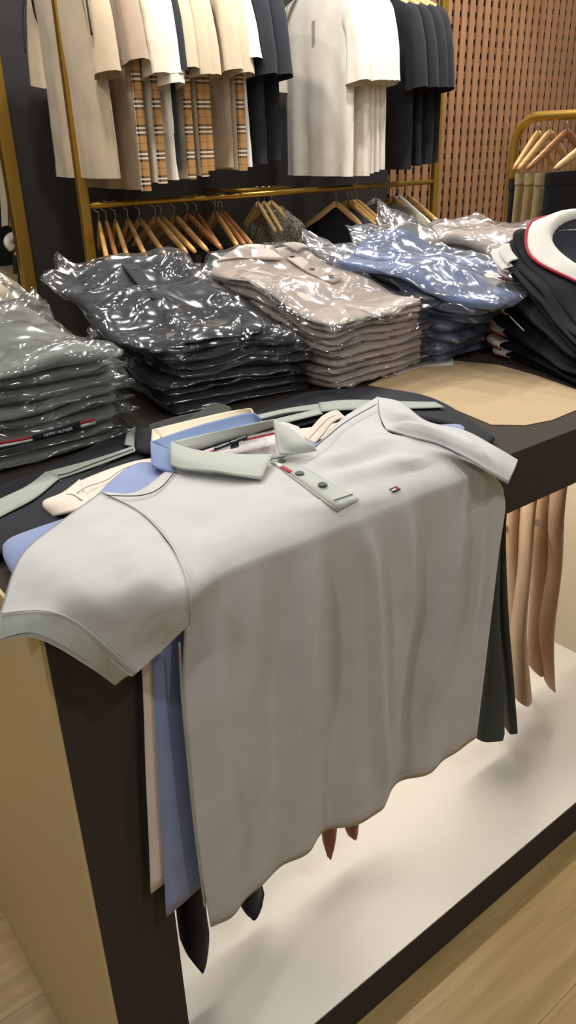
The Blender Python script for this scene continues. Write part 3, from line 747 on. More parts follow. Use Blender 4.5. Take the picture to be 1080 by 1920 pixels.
C_ST_SAGE = fabric('grey_green_bagged', '7f837c'); C_ST_NAVY = fabric('charcoal_navy_bagged', '2e323a'); C_ST_BEIGE = fabric('beige_pink_bagged', 'd2c3b8'); C_ST_BLUE = fabric('denim_blue_bagged', '7f93bd')
FL = M['film']; FH = M['film_hazy']
s1 = Stack((.028, .385), 1, .25, .30, .138, .150, 8)
sage = bag_stack(s1, C_ST_SAGE, 'grey-green', '', 'grey-green bagged polos in the left stack', FL, lambda k, r: [(.24, .035, .03*r.random()+.01), (.3, .05, .02*r.random()), (.5, .07, .05)], {0: (-.005, -.012)}, .006, 1.3)
s2 = Stack((.386, .425), -6, .236, .33, .122, .185, 9, (-.03, 0))
navs = bag_stack(s2, C_ST_NAVY, 'charcoal navy', '', 'charcoal navy bagged polos', FL, std_flaps, {0: (-.04, .0), 1: (-.005, .0), 2: (.012, 0), 3: (.02, -.004), 4: (.018, -.002)}, .008, 2.1)
s3 = Stack((.643, .357), 5, .243, .31, .122, .182, 10, (-.005, .0))
bgs = bag_stack(s3, C_ST_BEIGE, 'pinkish beige', '', 'beige bagged polos', FL, lambda k, r: [(.25, .04, .02*r.random()+.006), (.72, .05, .02), (.05, .05, .01)], {0: (-.008, -.004)}, .004, 3.3)
s4 = Stack((.915, .352), 8, .235, .33, .125, .195, 7, (.02, -.01))
bls = bag_stack(s4, C_ST_BLUE, 'denim blue', '', 'blue bagged polos', FH, lambda k, r: [(.74, .07, .07 if k < 2 else .02), (.5, .08, .14 if k < 1 else .02), (.62, .05, .06 if k < 2 else .01), (.98, .04, .02*r.random()), (.85, .06, .03*r.random())], {0: (-.05, -.07, .12), 1: (-.02, -.045, -.05), 2: (.0, -.02, .08)}, .012, 4.4, 0, .0065)
s5 = Stack((1.27, .45), 6, .24, .30, .165, .185, 5)
bag_stack(s5, C_ST_BEIGE, 'pale beige', ' behind the blue', 'pale beige bagged polos behind the blue stack', FH, lambda k, r: [(.74, .05, .03), (.5, .07, .03)], None, .01, 5.2, 0, .004)
s6 = Stack((.03, .72), 4, .26, .22, .165, .185, 4)
bag_stack(s6, fabric('cream_bagged', 'cdbf9f'), 'cream', ' behind the grey-green', 'cream bagged polos behind the grey-green stack', FH, lambda k, r: [(.5, .07, .03), (.27, .06, .03)], None, .008, 6.2, 0, .004)

# details seen through the film
def on_stack(st, off, x, y, dz=.0):  # a point on the top shirt's upper face
    return st.pt(x, y, 1.0, off, .0012+dz)
def stack_sheet(name, st, off, rows, m, parent, dz, su=4, sv=4, th=.0008):
    Gs = crsurf([[on_stack(st, off, x, y, dz) for (x, y) in r] for r in rows], su, sv); return sheet(name, Gs[:, ::-1], m, parent, th)
p, off = bgs[-1]
stack_sheet('placket', s3, off, [[(.155, .27), (.185, .27)], [(.15, .20), (.18, .20)], [(.142, .13), (.17, .13)]], fabric('beige_placket', 'c6b7ab'), p, .0025)
stack_sheet('collar_leaf', s3, off, [[(.02, .305), (.05, .285)], [(.09, .31), (.10, .27)], [(.155, .30), (.145, .262)]], C_ST_BEIGE, p, .004, 5, 5, .002)
stack_sheet('collar_leaf', s3, off, [[(.18, .30), (.19, .27)], [(.21, .305), (.215, .28)], [(.24, .305), (.238, .288)]], C_ST_BEIGE, p, .004, 5, 5, .002)
stack_sheet('placket_stripe', s3, off, [[(.162, .245), (.168, .246)], [(.160, .225), (.166, .226)]], C_RED, p, .0038, 3, 3)
def button_on(st, off, x, y, parent, r=.0055, m=M['button'], dz=.004):
    c = on_stack(st, off, x, y, dz); mb = MB(); V = []
    for (k, h) in ((.01, .0006), (.5, .0005), (.62, .0012), (.92, .0014), (1, .0008), (1, -.0004)):
        for a in range(14): V.append((c[0]+math.cos(a*math.pi/7)*r*k, c[1]+math.sin(a*math.pi/7)*r*k, c[2]+h))
    mb.add(V, [(i*14+k, i*14+(k+1) % 14, (i+1)*14+(k+1) % 14, (i+1)*14+k)[::-1] for i in range(5) for k in range(14)])
    return mb.build('button', m, parent, True)
for (x, y) in ((.168, .262), (.165, .205), (.158, .150)): button_on(s3, off, x, y, p)
p, off = navs[-1]
for (x, y) in ((.13, .27), (.115, .17)): button_on(s2, off, x, y, p, .006, plain('navy_button', '3a3f4a', .3))
stack_sheet('placket_stripe', s2, off, [[(.125, .262), (.132, .262)], [(.125, .235), (.132, .235)]], C_RED, p, .003, 3, 3)
stack_sheet('placket', s2, off, [[(.115, .29), (.145, .29)], [(.108, .20), (.136, .20)], [(.10, .13), (.128, .13)]], fabric('navy_placket', '2d3037'), p, .0016)
# neck tape with label showing in the fold of one grey-green shirt
p, off = sage[2]
def front_pt(st, off, i, x, h, dy=-.0095): 
    q = st.pt(x, 0, (i+h)/st.n, off); return q+np.array([st.ey[0]*dy, st.ey[1]*dy, 0])
def front_strip(name, i, x0, x1, h0, h1, m, parent, dy=-.0105):
    Gs = np.array([[front_pt(s1, off, i, x0+(x1-x0)*t, h0, dy), front_pt(s1, off, i, x0+(x1-x0)*t, h1, dy)] for t in np.linspace(0, 1, 8)])
    return sheet(name, Gs, m, parent, .0006)
for (a, b) in ((.06, .115), (.178, .203)):
    front_strip('neck_tape_white', 2, a, b, .35, .52, C_WHITE, p); front_strip('neck_tape_red', 2, a, b, .52, .72, C_RED, p)
nl_ = front_strip('neck_label', 2, .113, .18, .30, .80, C_LABEL, p, -.012)
text_mesh('label_text', 'TOMMY HILFIGER', front_pt(s1, off, 2, .146, .55, -.0128), (1, 0.02, 0), (0, 0, 1), .0055, C_WHITE, nl_)

# ---------------------------------------------------------------- unbagged black polos with white collars
C_BLK = fabric('black_pique', '19191d', var=.1); C_COLLAR = fabric('off_white_rib', 'e3dfd6'); C_PIPE = fabric('red_piping', 'b52b3d')
NB = 12
s7 = Stack((.945, .10), -22, .27, .29, .075, .215, NB, (.015, .02), 0)
blk = []
out7 = rrect(s7.w, s7.d, .03, 14)
for i in range(NB):
    k = NB-1-i; rnd = random.Random(900+i)
    off = (rnd.uniform(-.010, .010)+(.02 if k < 1 else 0), rnd.uniform(-.008, .008), rnd.uniform(-.05, .05))
    p = thing('folded_polo_shirt', f'black polo with white collar and red piping, {ORD[k]} in the unbagged stack', 'shirt', s7.pt(.15, .14, i/NB, off), 'black polos with white collars')
    pillow(s7, i, out7, SH_PROF, off, 70+i*2.3, .006, C_BLK, 'folded_shirt', p, None, .003, 14)
    blk.append((p, off))
    if k > 0:
        # collar end curling out at the back-left corner
        y0 = s7.d-.015-rnd.uniform(0, .03); x0 = -.004; ln = rnd.uniform(.028, .05); ou = rnd.uniform(.002, .008)
        Gs = []; Gp = []
        for t in np.linspace(0, 1, 7):
            yy = y0+.014-ln*t; xx = x0-ou*math.sin(math.pi*min(1, t*1.1))
            Gs.append([s7.pt(xx+.004, yy, (i+.1)/NB, off), s7.pt(xx-.008, yy, (i+.5)/NB, off), s7.pt(xx-.003, yy, (i+.92)/NB, off), s7.pt(xx+.012, yy, (i+1.03)/NB, off)])
            Gp.append([s7.pt(xx-.0075, yy, (i+.36)/NB, off), s7.pt(xx-.003, yy, (i+.12)/NB, off)])
        sheet('collar', crsurf(np.array(Gs), 2, 4), C_COLLAR, p, .002)
        sheet('red_piping', np.array(Gp), C_PIPE, p, .0016)
p, off = blk[-1]
# wide open collar on the top shirt
def ring7(k, dz, a0=-.55, a1=2*math.pi-.95, n=30):
    return [s7.pt(.132+.108*k*math.cos(a), .215+.088*k*math.sin(a)*(1 if math.sin(a) > 0 else 1.15), 1.0, off, dz*(1+.5*math.sin(a))) for a in np.linspace(a0, a1, n)]
sheet('collar', np.array([ring7(.66, .010), ring7(.70, .018), ring7(.76, .0205), ring7(.92, .015), ring7(1.06, .006), ring7(1.12, .003)]), C_COLLAR, p, .0025)
pl = MB(); pl.tube([np.array(q)+np.array([0, 0, .001]) for q in ring7(1.13, .003, n=44)], .0026, 8); pl.build('red_piping', C_PIPE, p, True)
C_NVY = fabric('navy_lining', '23252f')
nl_ = sheet('neck_lining', crsurf([ring7(.74, .014, n=14), ring7(.4, .009, n=14), ring7(.03, .007, n=14)], 4, 2), C_NVY, p, .001)
lb = [s7.pt(.085+.05*t, .262-.012*t, 1.0, off, .0165) for t in (0, 1)]
text_mesh('label_text', 'TOMMY HILFIGER', (lb[0]+lb[1])/2, lb[1]-lb[0], (.3, 1, .1), .009, C_WHITE, nl_)
# bare white tag edge caught between two black shirts
a, b = s7.pt(-.016, .20, .42), s7.pt(-.016, .15, .425)
tg = MB(); tg.tube([a, (a+b)/2, b], .0011, 6)
pt_, of_ = blk[3]; tg.build('paper_tag', M['white_paper'], pt_, False)

# ---------------------------------------------------------------- gold clothes rack with hanging shirts
PXL, PXR, ZB, ZT = 1.19, 3.19, 1.122, 2.05
rack = thing('clothes_rack', 'tall gold metal clothes rack standing against the black wall', 'rack', (PXL, YR, 0))
for x in (PXL, PXR): MB().box(x-.019, x+.019, YR-.015, YR+.015, 0, ZT+.03, .003).build('post', M['gold'], rack)
mb = MB(); mb.tube([(PXL+.018, YR, ZB), (PXR-.018, YR, ZB)], .0125, 12); mb.build('lower_rail', M['gold'], rack, True)
mb = MB(); mb.tube([(PXL+.018, YR, ZT), (PXR-.018, YR, ZT)], .0125, 12); mb.build('upper_rail', M['gold'], rack, True)
YR2 = 2.76
wr_ = thing('wall_rail', 'short gold rail fixed to the black wall behind the rack', 'rail', (2.27, YW, 1.12))
mb = MB(); mb.tube([(2.09, YW-.0, 1.125), (2.09, YR2, 1.125), (2.46, YR2, 1.12), (2.46, YW-.0, 1.12)], .009, 10); mb.build('rail', M['gold'], wr_, True)

def hanger(label, group, hook, wood_m, axis, hw=.22, fall=.185, neck=.05, parent_name='clothes_hanger', lift=.0):
    """wooden hanger hung from a rail at `hook`; axis = unit direction of the near arm"""
    hx, hy, hz = hook; ax = np.array([axis[0], axis[1], 0.]); ax = ax/np.linalg.norm(ax)
    t = thing(parent_name, label, 'hanger', (hx, hy, hz-.1), group)
    c = np.array([hx, hy, hz])
    for sgn in (1, -1):
        pts = []
        for s in np.linspace(0, 1, 11):
            z = -neck-.012 - (fall-neck-.012)*(s**1.25) - .010*math.sin(s*math.pi)
            pts.append(c+ax*sgn*hw*s+np.array([0, 0, z]))
        mb = MB()
        V = []; n = 10; n0 = np.cross(ax, [0, 0, 1.]); 
        for k, p in enumerate(pts):
            s = k/10; hh = .019-.006*s+.004*math.sin(s*3.1); ww = .0065+.0035*math.sin(min(1, s*1.4)*math.pi*.6)
            if s > .99: hh *= .7; ww *= .7
            tg = pts[min(k+1, 10)]-pts[max(k-1, 0)]; tg /= np.linalg.norm(tg); upv = np.cross(n0, tg); upv = upv*(1 if upv[2] > 0 else -1)
            for a in range(n):
                an = 2*math.pi*a/n; V.append(p+n0*math.cos(an)*ww+upv*math.sin(an)*hh*.75)
        mb.add(V, grid_faces(11, n, 0, True)+[tuple(range(n))[::-1], tuple(range(10*n, 11*n))])
        mb.build('arm', wood_m, t, True)
    mb = MB(); r = .018
    hk = [c+np.array([0, 0, -neck-.02]), c+np.array([0, 0, -.035])]
    nn = np.cross(ax, [0, 0, 1.])
    for a in np.linspace(-math.pi*.5, math.pi*.75, 10): hk.append(c+np.array([0, 0, .013-r+.0])+nn*r*math.cos(a)*1.0+np.array([0, 0, r*math.sin(a)]))
    mb.tube(hk[:1]+hk[1:], .0018, 6); mb.build('hook', M['steel'], t, True)
    return t

def tee(label, group, x, yc, ztop, zhem, hw, fab, sleeves=True, seed=0., name='t_shirt', skew=0., cuff=.0, sl_len=.27, th=.03, folds=True, neckrib=None, near=1, sleeve_m=None, nw=.085):
    t = thing(name, label, 'shirt', (x, yc, ztop), group)
    def pt(a, z, dx=0): return (x+skew*a+dx, yc-a, z)
    zs = [ztop, ztop-.012, ztop-.035, ztop-.06, ztop-.11, ztop-.2]+[ztop-.2-(ztop-.2-zhem)*k/8 for k in range(1, 9)]
    ws = [nw, nw+.04, hw-.07, hw-.015, hw, hw-.012]+[hw-.012+.010*k/8 for k in range(1, 9)]
    A = cr([pt(w_, z) for w_, z in zip(ws, zs)], 2); B = cr([pt(-w_, z) for w_, z in zip(ws, zs)], 2)
    fo = [(.010, 2.5, seed, .15), (.006, 4.3, seed*2.1, .25)] if folds else []
    flat_tube('body', A, B, lambda s: .016+th*min(1, s*3), fab, t, 20, (1, 0, 0), fo, .006, seed)
    if sleeves:
        for sg in ((1, -1) if near == 0 else ((1, -1))):
            k = (1, 1)[sg < 0]
            o = [pt(sg*(hw-.06), ztop-.035), pt(sg*(hw-.005), ztop-.065), pt(sg*(hw+.03), ztop-.15), pt(sg*(hw+.052), ztop-.25), pt(sg*(hw+.068), ztop-sl_len)]
            i_ = [pt(sg*(hw-.06), ztop-.20), pt(sg*(hw-.05), ztop-.23), pt(sg*(hw-.045), ztop-.27), pt(sg*(hw-.045), ztop-.32), pt(sg*(hw-.05), ztop-sl_len-.025)]
            flat_tube('sleeve', cr(o, 4), cr(i_, 4), lambda s: .034+.012*s, sleeve_m or fab, t, 10, (1, 0, 0), [(.006, 1.5, seed, 0)], .006, seed+sg)
    if neckrib:
        mb = MB(); pts = []
        for a in np.linspace(0, 2*math.pi, 25): pts.append(np.array(pt(nw*.95*math.cos(a), ztop+.004-.03*(1 if math.sin(a) < 0 else .3)*abs(math.sin(a)), math.sin(a)*.022)))
        mb.tube(pts, .008, 8, cap=False); mb.build('neck_rib', neckrib, t, True)
    return t
F_BEIGE = fabric('warm_beige_jersey', 'b9a78c'); F_TAUPE = fabric('taupe_jersey', 'a3907a'); F_CREAM = fabric('cream_jersey', 'd9cfba'); F_WHITE = fabric('white_jersey', 'e6e1d6')
F_NAVY = fabric('navy_jersey', '2b2d33', var=.1); F_OFFW = fabric('off_white_tee', 'e2dbcf'); F_BLACK = fabric('black_jersey', '222226', var=.1); F_SAND = fabric('sand_jersey', 'c6b69c')
F_SILK = fabric('ivory_silk', 'cfc2ab', .4); F_PLAID = plaid('tan_check'); F_PIPE = fabric('dark_trim', '35332f')
YN = YR-.25
def nx(px, py): return float(at(px, py, 'y', YN)[0])
def nz(px, py): return float(at(px, py, 'y', YN)[2])
ZTOP = 1.93
def plaid_strip(t, x, z0, z1, hw=.25, dx=.0, wd=.022):
    A = [(x+dx, YR-hw-.006, z) for z in np.linspace(z0, z1, 9)]; B = [(x+dx, YR-hw+wd, z) for z in np.linspace(z0, z1, 9)]
    flat_tube('checked_side_panel', A, B, .017, F_PLAID, t, 8, (1, 0, 0), [(.004, 1.3, x*9, 0)])
G1 = 'shirts on the upper rail'
top_list = [
 ('big warm beige T-shirt with dark piping on the sleeve, nearest the left rack post', 217, 335, F_BEIGE, 0, None),
 ('taupe shirt with a tan check side panel, hanging just behind the piped beige shirt', 277, 356, F_TAUPE, 1, 300),
 ('cream shirt with tan check panel, third garment from the left rack post', 308, 342, F_CREAM, 1, 320),
 ('white tee with pale sleeves in front of the short white one', 331, 338, F_OFFW, 0, None),
 ('navy tee showing only its dark sleeve among the beige sleeves', 341, 318, F_NAVY, 0, None),
 ('sand shirt with wide tan check lining, left one of the checked group', 363, 335, F_SAND, 1, 335),
 ('sand shirt with tan check lining, middle one of the checked group', 387, 329, F_SAND, 1, 329),
 ('sand shirt with dark check edge, right one of the checked group', 397, 318, F_SAND, 1, 318),
 ('taupe tee with a broad plain front beside the checked group', 440, 314, F_TAUPE, 0, None),
 ('sand shirt with a single check strip, beside the broad taupe tee', 458, 318, F_SAND, 1, 318),
 ('white tee with bright sleeve, in front of the two navy tees', 471, 313, F_WHITE, 0, None),
 ('navy tee with its sleeve beside the white sleeve', 500, 308, F_NAVY, 0, None),
 ('navy tee hanging next to the gap before the white tees', 528, 300, F_NAVY, 0, None)]
for k, (lab_, px, py, fb, pl_, plz) in enumerate(top_list):
    x = nx(px, py)
    t = tee(lab_, G1, x, YR, ZTOP, nz(px, py), .265 if k == 0 else .25, fb, True, k*1.7+.3, th=.012 if k not in (0, 1, 8) else .02, sl_len=(.37, .33, .37, .40, .36, .35, .37, .37, .35, .36, .31, .36, .36)[k], sleeve_m=F_SAND if k == 8 else None)
    if pl_: plaid_strip(t, x, 1.66, nz(px, py)-.004)
    if k == 0:
        for sg in (1, -1):
            mb = MB(); mb.tube(cr([(x-.03, YR-sg*.245, ZTOP-.06), (x-.046, YR-sg*.272, ZTOP-.14), (x-.05, YR-sg*.285, ZTOP-.2), (x-.05, YR-sg*.292, ZTOP-.27)], 5), .004, 6); mb.build('sleeve_piping', F_PIPE, t, True)
# short white blouse among them
x = nx(334, 250); tee('short white tee with its hem high above its neighbours', G1, x-.012, YR, ZTOP, nz(334, 250), .25, F_WHITE, True, 8.2, th=.014, sl_len=.37)
G2 = 'white tees on the upper rail'; G3 = 'black tees on the upper rail'
wl = [(666, 331, 'white crew-neck tee facing forward with a hanging paper strip'), (690, 330, 'white tee directly behind the forward-facing white tee'), (702, 325, 'white tee, third of the white group'), (712, 322, 'white tee, fourth of the white group'), (721, 318, 'white tee nearest the black tees')]
for k, (px, py, lab_) in enumerate(wl):
    x = nx(px, py); t = tee(lab_, G2, x, YR, ZTOP, nz(px, py), .25, F_OFFW, True, k*2.3+4, th=.018 if k == 0 else .012, neckrib=F_OFFW if k == 0 else None, sl_len=.37)
    hanger(f'wooden hanger holding the {["forward-facing", "second", "third", "fourth", "last"][k]} white tee', 'hangers of the upper rail', (x, YR, ZT), M['hanger_c'], (0, -1), .2, .19, .09)
    if k == 0:
        MB().box(x-.036, x-.0345, YR-.02, YR+.003, 1.70, 1.80).build('paper_strip', fabric('grey_strip', '9b948e'), t)
bk_ = [(772, 318, 'black tee at the front of the black group'), (790, 311, 'black tee, second of the black group'), (806, 308, 'black tee, third of the black group'), (818, 305, 'black tee nearest the right rack post')]
for k, (px, py, lab_) in enumerate(bk_):
    x = nx(px, py)+.005*k; t = tee(lab_, G3, x, YR, ZTOP-.02, nz(px, py), .25, F_BLACK, True, k*1.9+9, th=.016, sl_len=.37)
    hanger(f'wooden hanger holding the {["front", "second", "third", "last"][k]} black tee', 'hangers of the upper rail', (x, YR, ZT), M['hanger_c'], (0, -1), .2, .19, .09)

# ---------------------------------------------------------------- hangers on the lower rail
woods = {'a': ('honey', M['hanger_a']), 'b': ('reddish', M['hanger_b']), 'c': ('pale', M['hanger_c'])}
hk = [(182, 200, 'a'), (196, 219, 'b'), (213, 240, 'a'), (237, 274, 'a'), (259, 311, 'a'), (289, 351, 'a'), (300, 367, 'a'), (325, 390, 'a'), (350, 417, 'b'), (367, 416, 'b'), (402, 448, 'a'), (408, 462, 'b'), (415, 475, 'b')]
F_SPECK = knit('dark_speckled_knit', '55544e', '1b1b1e', 260); F_DIOR = knit('grey_speckled_knit', '2c2b2a', '8d8778', 95)
wordpos = ['first', 'second', 'third', 'fourth', 'fifth', 'sixth', 'seventh', 'eighth', 'ninth', 'tenth', 'eleventh', 'twelfth', 'thirteenth']
for k, (hx_, tx_, wd) in enumerate(hk):
    c = at(hx_, 383-.06*(hx_-165), 'y', YR); tip = at(tx_, 478, 'y', YR-.215)
    ax = (float(tip[0]-c[0]), -.215)
    hanger(f'{woods[wd][0]} wooden hanger on the lower gold rail, {wordpos[k]} from the left post', 'wooden hangers on the lower rail', (float(c[0]), YR, ZB), woods[wd][1], ax, math.hypot(*ax), .187, .055)
    t = thing('knit_trousers', f'dark speckled knit garment under the {wordpos[k]} hanger of the lower rail', 'trousers', (float(c[0]), YR, .9), 'dark knits under the lower hangers')
    u = np.array(ax)/math.hypot(*ax); P0 = np.array([c[0], YR])
    A = [tuple(P0+u*.165)+(z,) for z in (.915, .86, .7, .5, .35)]; B = [tuple(P0-u*.165)+(z,) for z in (.915, .86, .7, .5, .35)]
    flat_tube('body', A, B, .012, F_SPECK if k % 3 else F_NAVY, t, 8, (u[1], -u[0], 0), [(.004, 2, k, 0)])
G5 = 'hangers on the short wall rail'
for k, (px, lab_) in enumerate(((483, 'left'), (495, 'middle'), (508, 'right'))):
    c = at(px, 356, 'y', YR2); hanger(f'{lab_} wooden hanger on the short wall rail', G5, (float(c[0]), YR2, 1.122), M['hanger_c'], (-.25 if k < 2 else .0, -1), .21, .18, .055)
c = at(508, 356, 'y', YR2); x5 = float(c[0])
tee('grey speckled sweater with a pale neckband on the short wall rail', None, x5+.012, YR2, 1.035, .45, .235, F_DIOR, True, 3.3, 'patterned_sweater', th=.02, neckrib=fabric('pale_grey_rib', '9c9480'), nw=.075)
for k, (px, col_, lab_) in enumerate(((630, 'c', 'first'), (652, 'a', 'second'), (660, 'a', 'third'), (669, 'a', 'fourth'))):
    c = at(px, 356, 'y', YR); hanger(f'{lab_} of four wooden hangers above the dark navy sweater', 'hangers in the middle of the lower rail', (float(c[0]), YR, ZB), woods[col_][1], (.12, -1), .215, .185, .055)
c = at(634, 356, 'y', YR)
tee('dark navy sweater hanging below the middle of the lower rail', None, float(c[0])+.02, YR, 1.03, .45, .235, fabric('dark_navy_knit', '23252d', var=.1), True, 5.3, 'sweater', th=.02)
for k, (px, mt_, lab_) in enumerate(((705, M['hanger_w'], 'white hanger with pale wooden top on the lower rail'), (737, M['hanger_a'], 'honey wooden hanger over a grey shirt near the right post'), (748, M['hanger_w'], 'white hanger between two honey hangers near the right post'), (765, M['hanger_a'], 'honey wooden hanger nearest the right rack post'))):
    c = at(px, 352, 'y', YR); hanger(lab_, 'hangers at the right end of the lower rail', (float(c[0]), YR, ZB), mt_, (.1, -1), .215, .185, .055)
for k, (px, lab_, col_) in enumerate(((700, 'dim grey shirt under the white hanger', '6f6a62'), (735, 'grey green shirt under the honey hanger near the right post', '837c6d'))):
    c = at(px, 352, 'y', YR); tee(lab_, 'grey shirts at the right of the lower rail', float(c[0])+.02, YR, 1.03, .5, .23, fabric('grey_shirt_'+'ab'[k], col_), True, k+6.3, 'shirt', th=.015)

# ---------------------------------------------------------------- rounded gold rack at the right with clipped trousers
RX, RZ = 2.5, 1.392
rr_ = thing('trouser_rack', 'low gold rack with a rounded corner in front of the slatted wood wall', 'rack', (RX, 1.38, 0))
pts = [(RX, 1.44, 0), (RX, 1.44, 1.2), (RX, 1.44, RZ-.10)]
for a in np.linspace(0, math.pi/2, 8)[1:]: pts.append((RX, 1.34+.1*math.cos(a), RZ-.1+.1*math.sin(a)))
pts += [(RX, .9, RZ), (RX, .5, RZ)]
for a in np.linspace(0, math.pi/2, 8)[1:]: pts.append((RX, .4-.0-.1*math.sin(a)+.1, RZ-.1+.1*math.cos(a)))
pts += [(RX, .4, .6), (RX, .4, 0)]
mb = MB(); mb.tube(pts, .0165, 12); mb.build('frame', M['gold'], rr_, True)
F_KHAKI = fabric('khaki_twill', '9d8a63'); F_BLKT = fabric('black_twill', '1f1f23', var=.1)
def trouser(label, group, p_left, across, zt, zb, wdt, fb, depth_n, clips=True, seed=0.):
    t = thing('trousers', label, 'trousers', (p_left[0], p_left[1], zt), group)
    ax = np.array([across[0], across[1], 0.]); ax /= np.linalg.norm(ax); p0 = np.array([p_left[0], p_left[1], 0.])
    nrm = np.cross(ax, [0, 0, 1.])
    zz = np.linspace(zt-.19, zb, 9)
    for k in (0, 1):
        A = [p0+ax*(wdt*(.01+.5*k)+.004*math.sin(z*9))+np.array([0, 0, z]) for z in zz]; B = [p0+ax*(wdt*(.47+.5*k))+np.array([0, 0, z]) for z in zz]
        flat_tube('leg', A, B, .016, fb, t, 8, tuple(nrm), [(.006, 1.2, seed, 0)], .004, seed+k)
    A = [p0+np.array([0, 0, z]) for z in (zt, zt-.03, zt-.1, zt-.21)]; B = [p0+ax*wdt*.98+np.array([0, 0, z]) for z in (zt, zt-.03, zt-.1, zt-.21)]
    flat_tube('hip', A, B, .018, fb, t, 12, tuple(nrm), [(.003, 2, seed, 0)])
    A = [p0-ax*.003+np.array([0, 0, z]) for z in (zt+.002, zt-.036)]; B = [p0+ax*(wdt*.98+.003)+np.array([0, 0, z]) for z in (zt+.002, zt-.036)]
    flat_tube('waistband', A, B, .021, fb, t, 12, tuple(nrm))
    return t
spec = [(1.41, 957, F_BLKT, 'navy black trousers at the far end of the gold rounded rack'), (1.33, 966, F_KHAKI, 'khaki trousers on the rounded rack, farthest of the three khaki pairs'), (1.25, 984, F_KHAKI, 'khaki trousers on the rounded rack, middle of the three khaki pairs'), (1.17, 1003, F_KHAKI, 'khaki trousers on the rounded rack beside the black pair'), (1.06, 1022, F_BLKT, 'black trousers on the rounded rack in front of the khaki pairs')]
for k, (y, px, fb, lab_) in enumerate(spec):
    xl = float(at(px, 340, 'y', y)[0]); zt = float(at(px, 326, 'y', y)[2])
    if k == 0: zt -= .02
    trouser(lab_, 'trousers on the rounded rack', (xl, y), (1, 0), zt, .32, min(.36, 2*(RX-xl)), fb, None, True, k*1.3)
hs = [(1.34, 'a', 963), (1.29, 'a', 972), (1.22, 'b', 988), (1.08, 'c', 1020), (.97, 'a', 1060)]
for k, (y, wd, px) in enumerate(hs):
    tip = at(px, 318, 'y', y); hw_ = RX-float(tip[0])
    hanger(f'{woods[wd][0]} wooden clip hanger on the rounded rack, {wordpos[k]} from its far corner', 'clip hangers on the rounded rack', (RX, y, RZ), woods[wd][1], (-1, 0), min(.25, hw_), RZ-float(tip[2])-.0, .045)

# ---------------------------------------------------------------- trousers hanging inside the table
F_TAN = fabric('tan_twill', 'bb9a7b'); F_DKG = fabric('dark_green_grey_twill', '3a3f3b', var=.1); F_RUST = fabric('rust_brown_twill', '94583c')
def leg_strip(name, parent, pts, fb, th=.012, seed=0., nrm=(-.6, -.8, 0)):
    """pts: (left px, right px) pairs down one trouser leg with the depth y of each edge"""
    A = []; B = []
    for (lx, ly, yl, rx, ry, yr) in pts: A.append(at(lx, ly, 'y', yl)); B.append(at(rx, ry, 'y', yr))
    up_ = np.array([0, 0, .846-min(A[0][2], .84)]); 
    A = [A[0]+np.array([0, 0, max(.01, .842-A[0][2])])]+A; B = [B[0]+np.array([0, 0, max(.01, .842-B[0][2])])]+B
    return flat_tube(name, cr(A, 4), cr(B, 4), th, fb, parent, 8, nrm, [(.004, 1.1, seed, .1)], .003, seed)
G6 = 'trousers hanging inside the table'
t = thing('trousers', 'tan trousers hanging inside the table, the right one of the two tan pairs', 'trousers', at(1030, 1100, 'y', .2), G6)
leg_strip('leg', t, [(1030, 960, .215, 1056, 930, .19), (1026, 1060, .22, 1050, 1050, .19), (1010, 1180, .23, 1036, 1180, .20), (1022, 1278, .215, 1036, 1281, .20)], F_TAN, .034, 1)
leg_strip('leg', t, [(996, 975, .26, 1034, 962, .24), (994, 1100, .26, 1030, 1100, .24), (988, 1242, .26, 1016, 1256, .245)], F_TAN, .034, 2)
q = [at(1003, 973, 'y', .232), at(1032, 978, 'y', .228), at(1030, 992, 'y', .228), at(1002, 986, 'y', .232)]
mesh_obj('care_label', q, [(0, 1, 2, 3)], C_WHITE, t, False)
t = thing('trousers', 'tan trousers hanging inside the table beside the dark green grey pair', 'trousers', at(985, 1100, 'y', .2), G6)
leg_strip('leg', t, [(975, 960, .215, 1002, 945, .19), (968, 1060, .22, 994, 1060, .19), (957, 1180, .23, 986, 1180, .20), (961, 1303, .225, 998, 1306, .20)], F_TAN, .034, 3)
leg_strip('leg', t, [(940, 985, .25, 980, 965, .24), (945, 1100, .25, 980, 1100, .24), (950, 1230, .25, 980, 1250, .245)], F_TAN, .034, 4)
q = [at(946, 984, 'y', .232), at(962, 990, 'y', .228), at(962, 1004, 'y', .228), at(946, 997, 'y', .232)]
mesh_obj('care_label', q, [(0, 1, 2, 3)], C_WHITE, t, False)
t = thing('trousers', 'dark green grey trousers inside the table, at the right edge of the pale grey polo', 'trousers', at(925, 1200, 'y', .18), G6)
leg_strip('leg', t, [(900, 1000, .18, 940, 985, .17), (898, 1120, .18, 936, 1150, .165), (890, 1270, .185, 946, 1270, .165), (880, 1368, .19, 946, 1376, .165)], F_DKG, .034, 5)
leg_strip('leg', t, [(920, 985, .20, 946, 968, .18), (925, 1120, .20, 950, 1130, .18), (938, 1260, .20, 960, 1260, .18), (945, 1360, .20, 967, 1357, .18)], F_DKG, .034, 6)
t = thing('trousers', 'rust brown trousers whose hems show under the hem of the pale grey polo', 'trousers', at(630, 1500, 'y', .18), G6)
leg_strip('leg', t, [(585, 1150, .19, 640, 1140, .165), (590, 1400, .19, 636, 1390, .165), (602, 1558, .185, 632, 1550, .17), (611, 1594, .182, 622, 1592, .176)], F_RUST, .022, 7)
leg_strip('leg', t, [(640, 1130, .19, 690, 1120, .165), (640, 1380, .19, 685, 1370, .165), (645, 1540, .185, 674, 1535, .17), (653, 1560, .182, 672, 1552, .174)], F_RUST, .022, 8)
t = thing('trousers', 'black trousers inside the table, a pointed hem corner peeping under the polo', 'trousers', at(480, 1600, 'y', .18), G6)
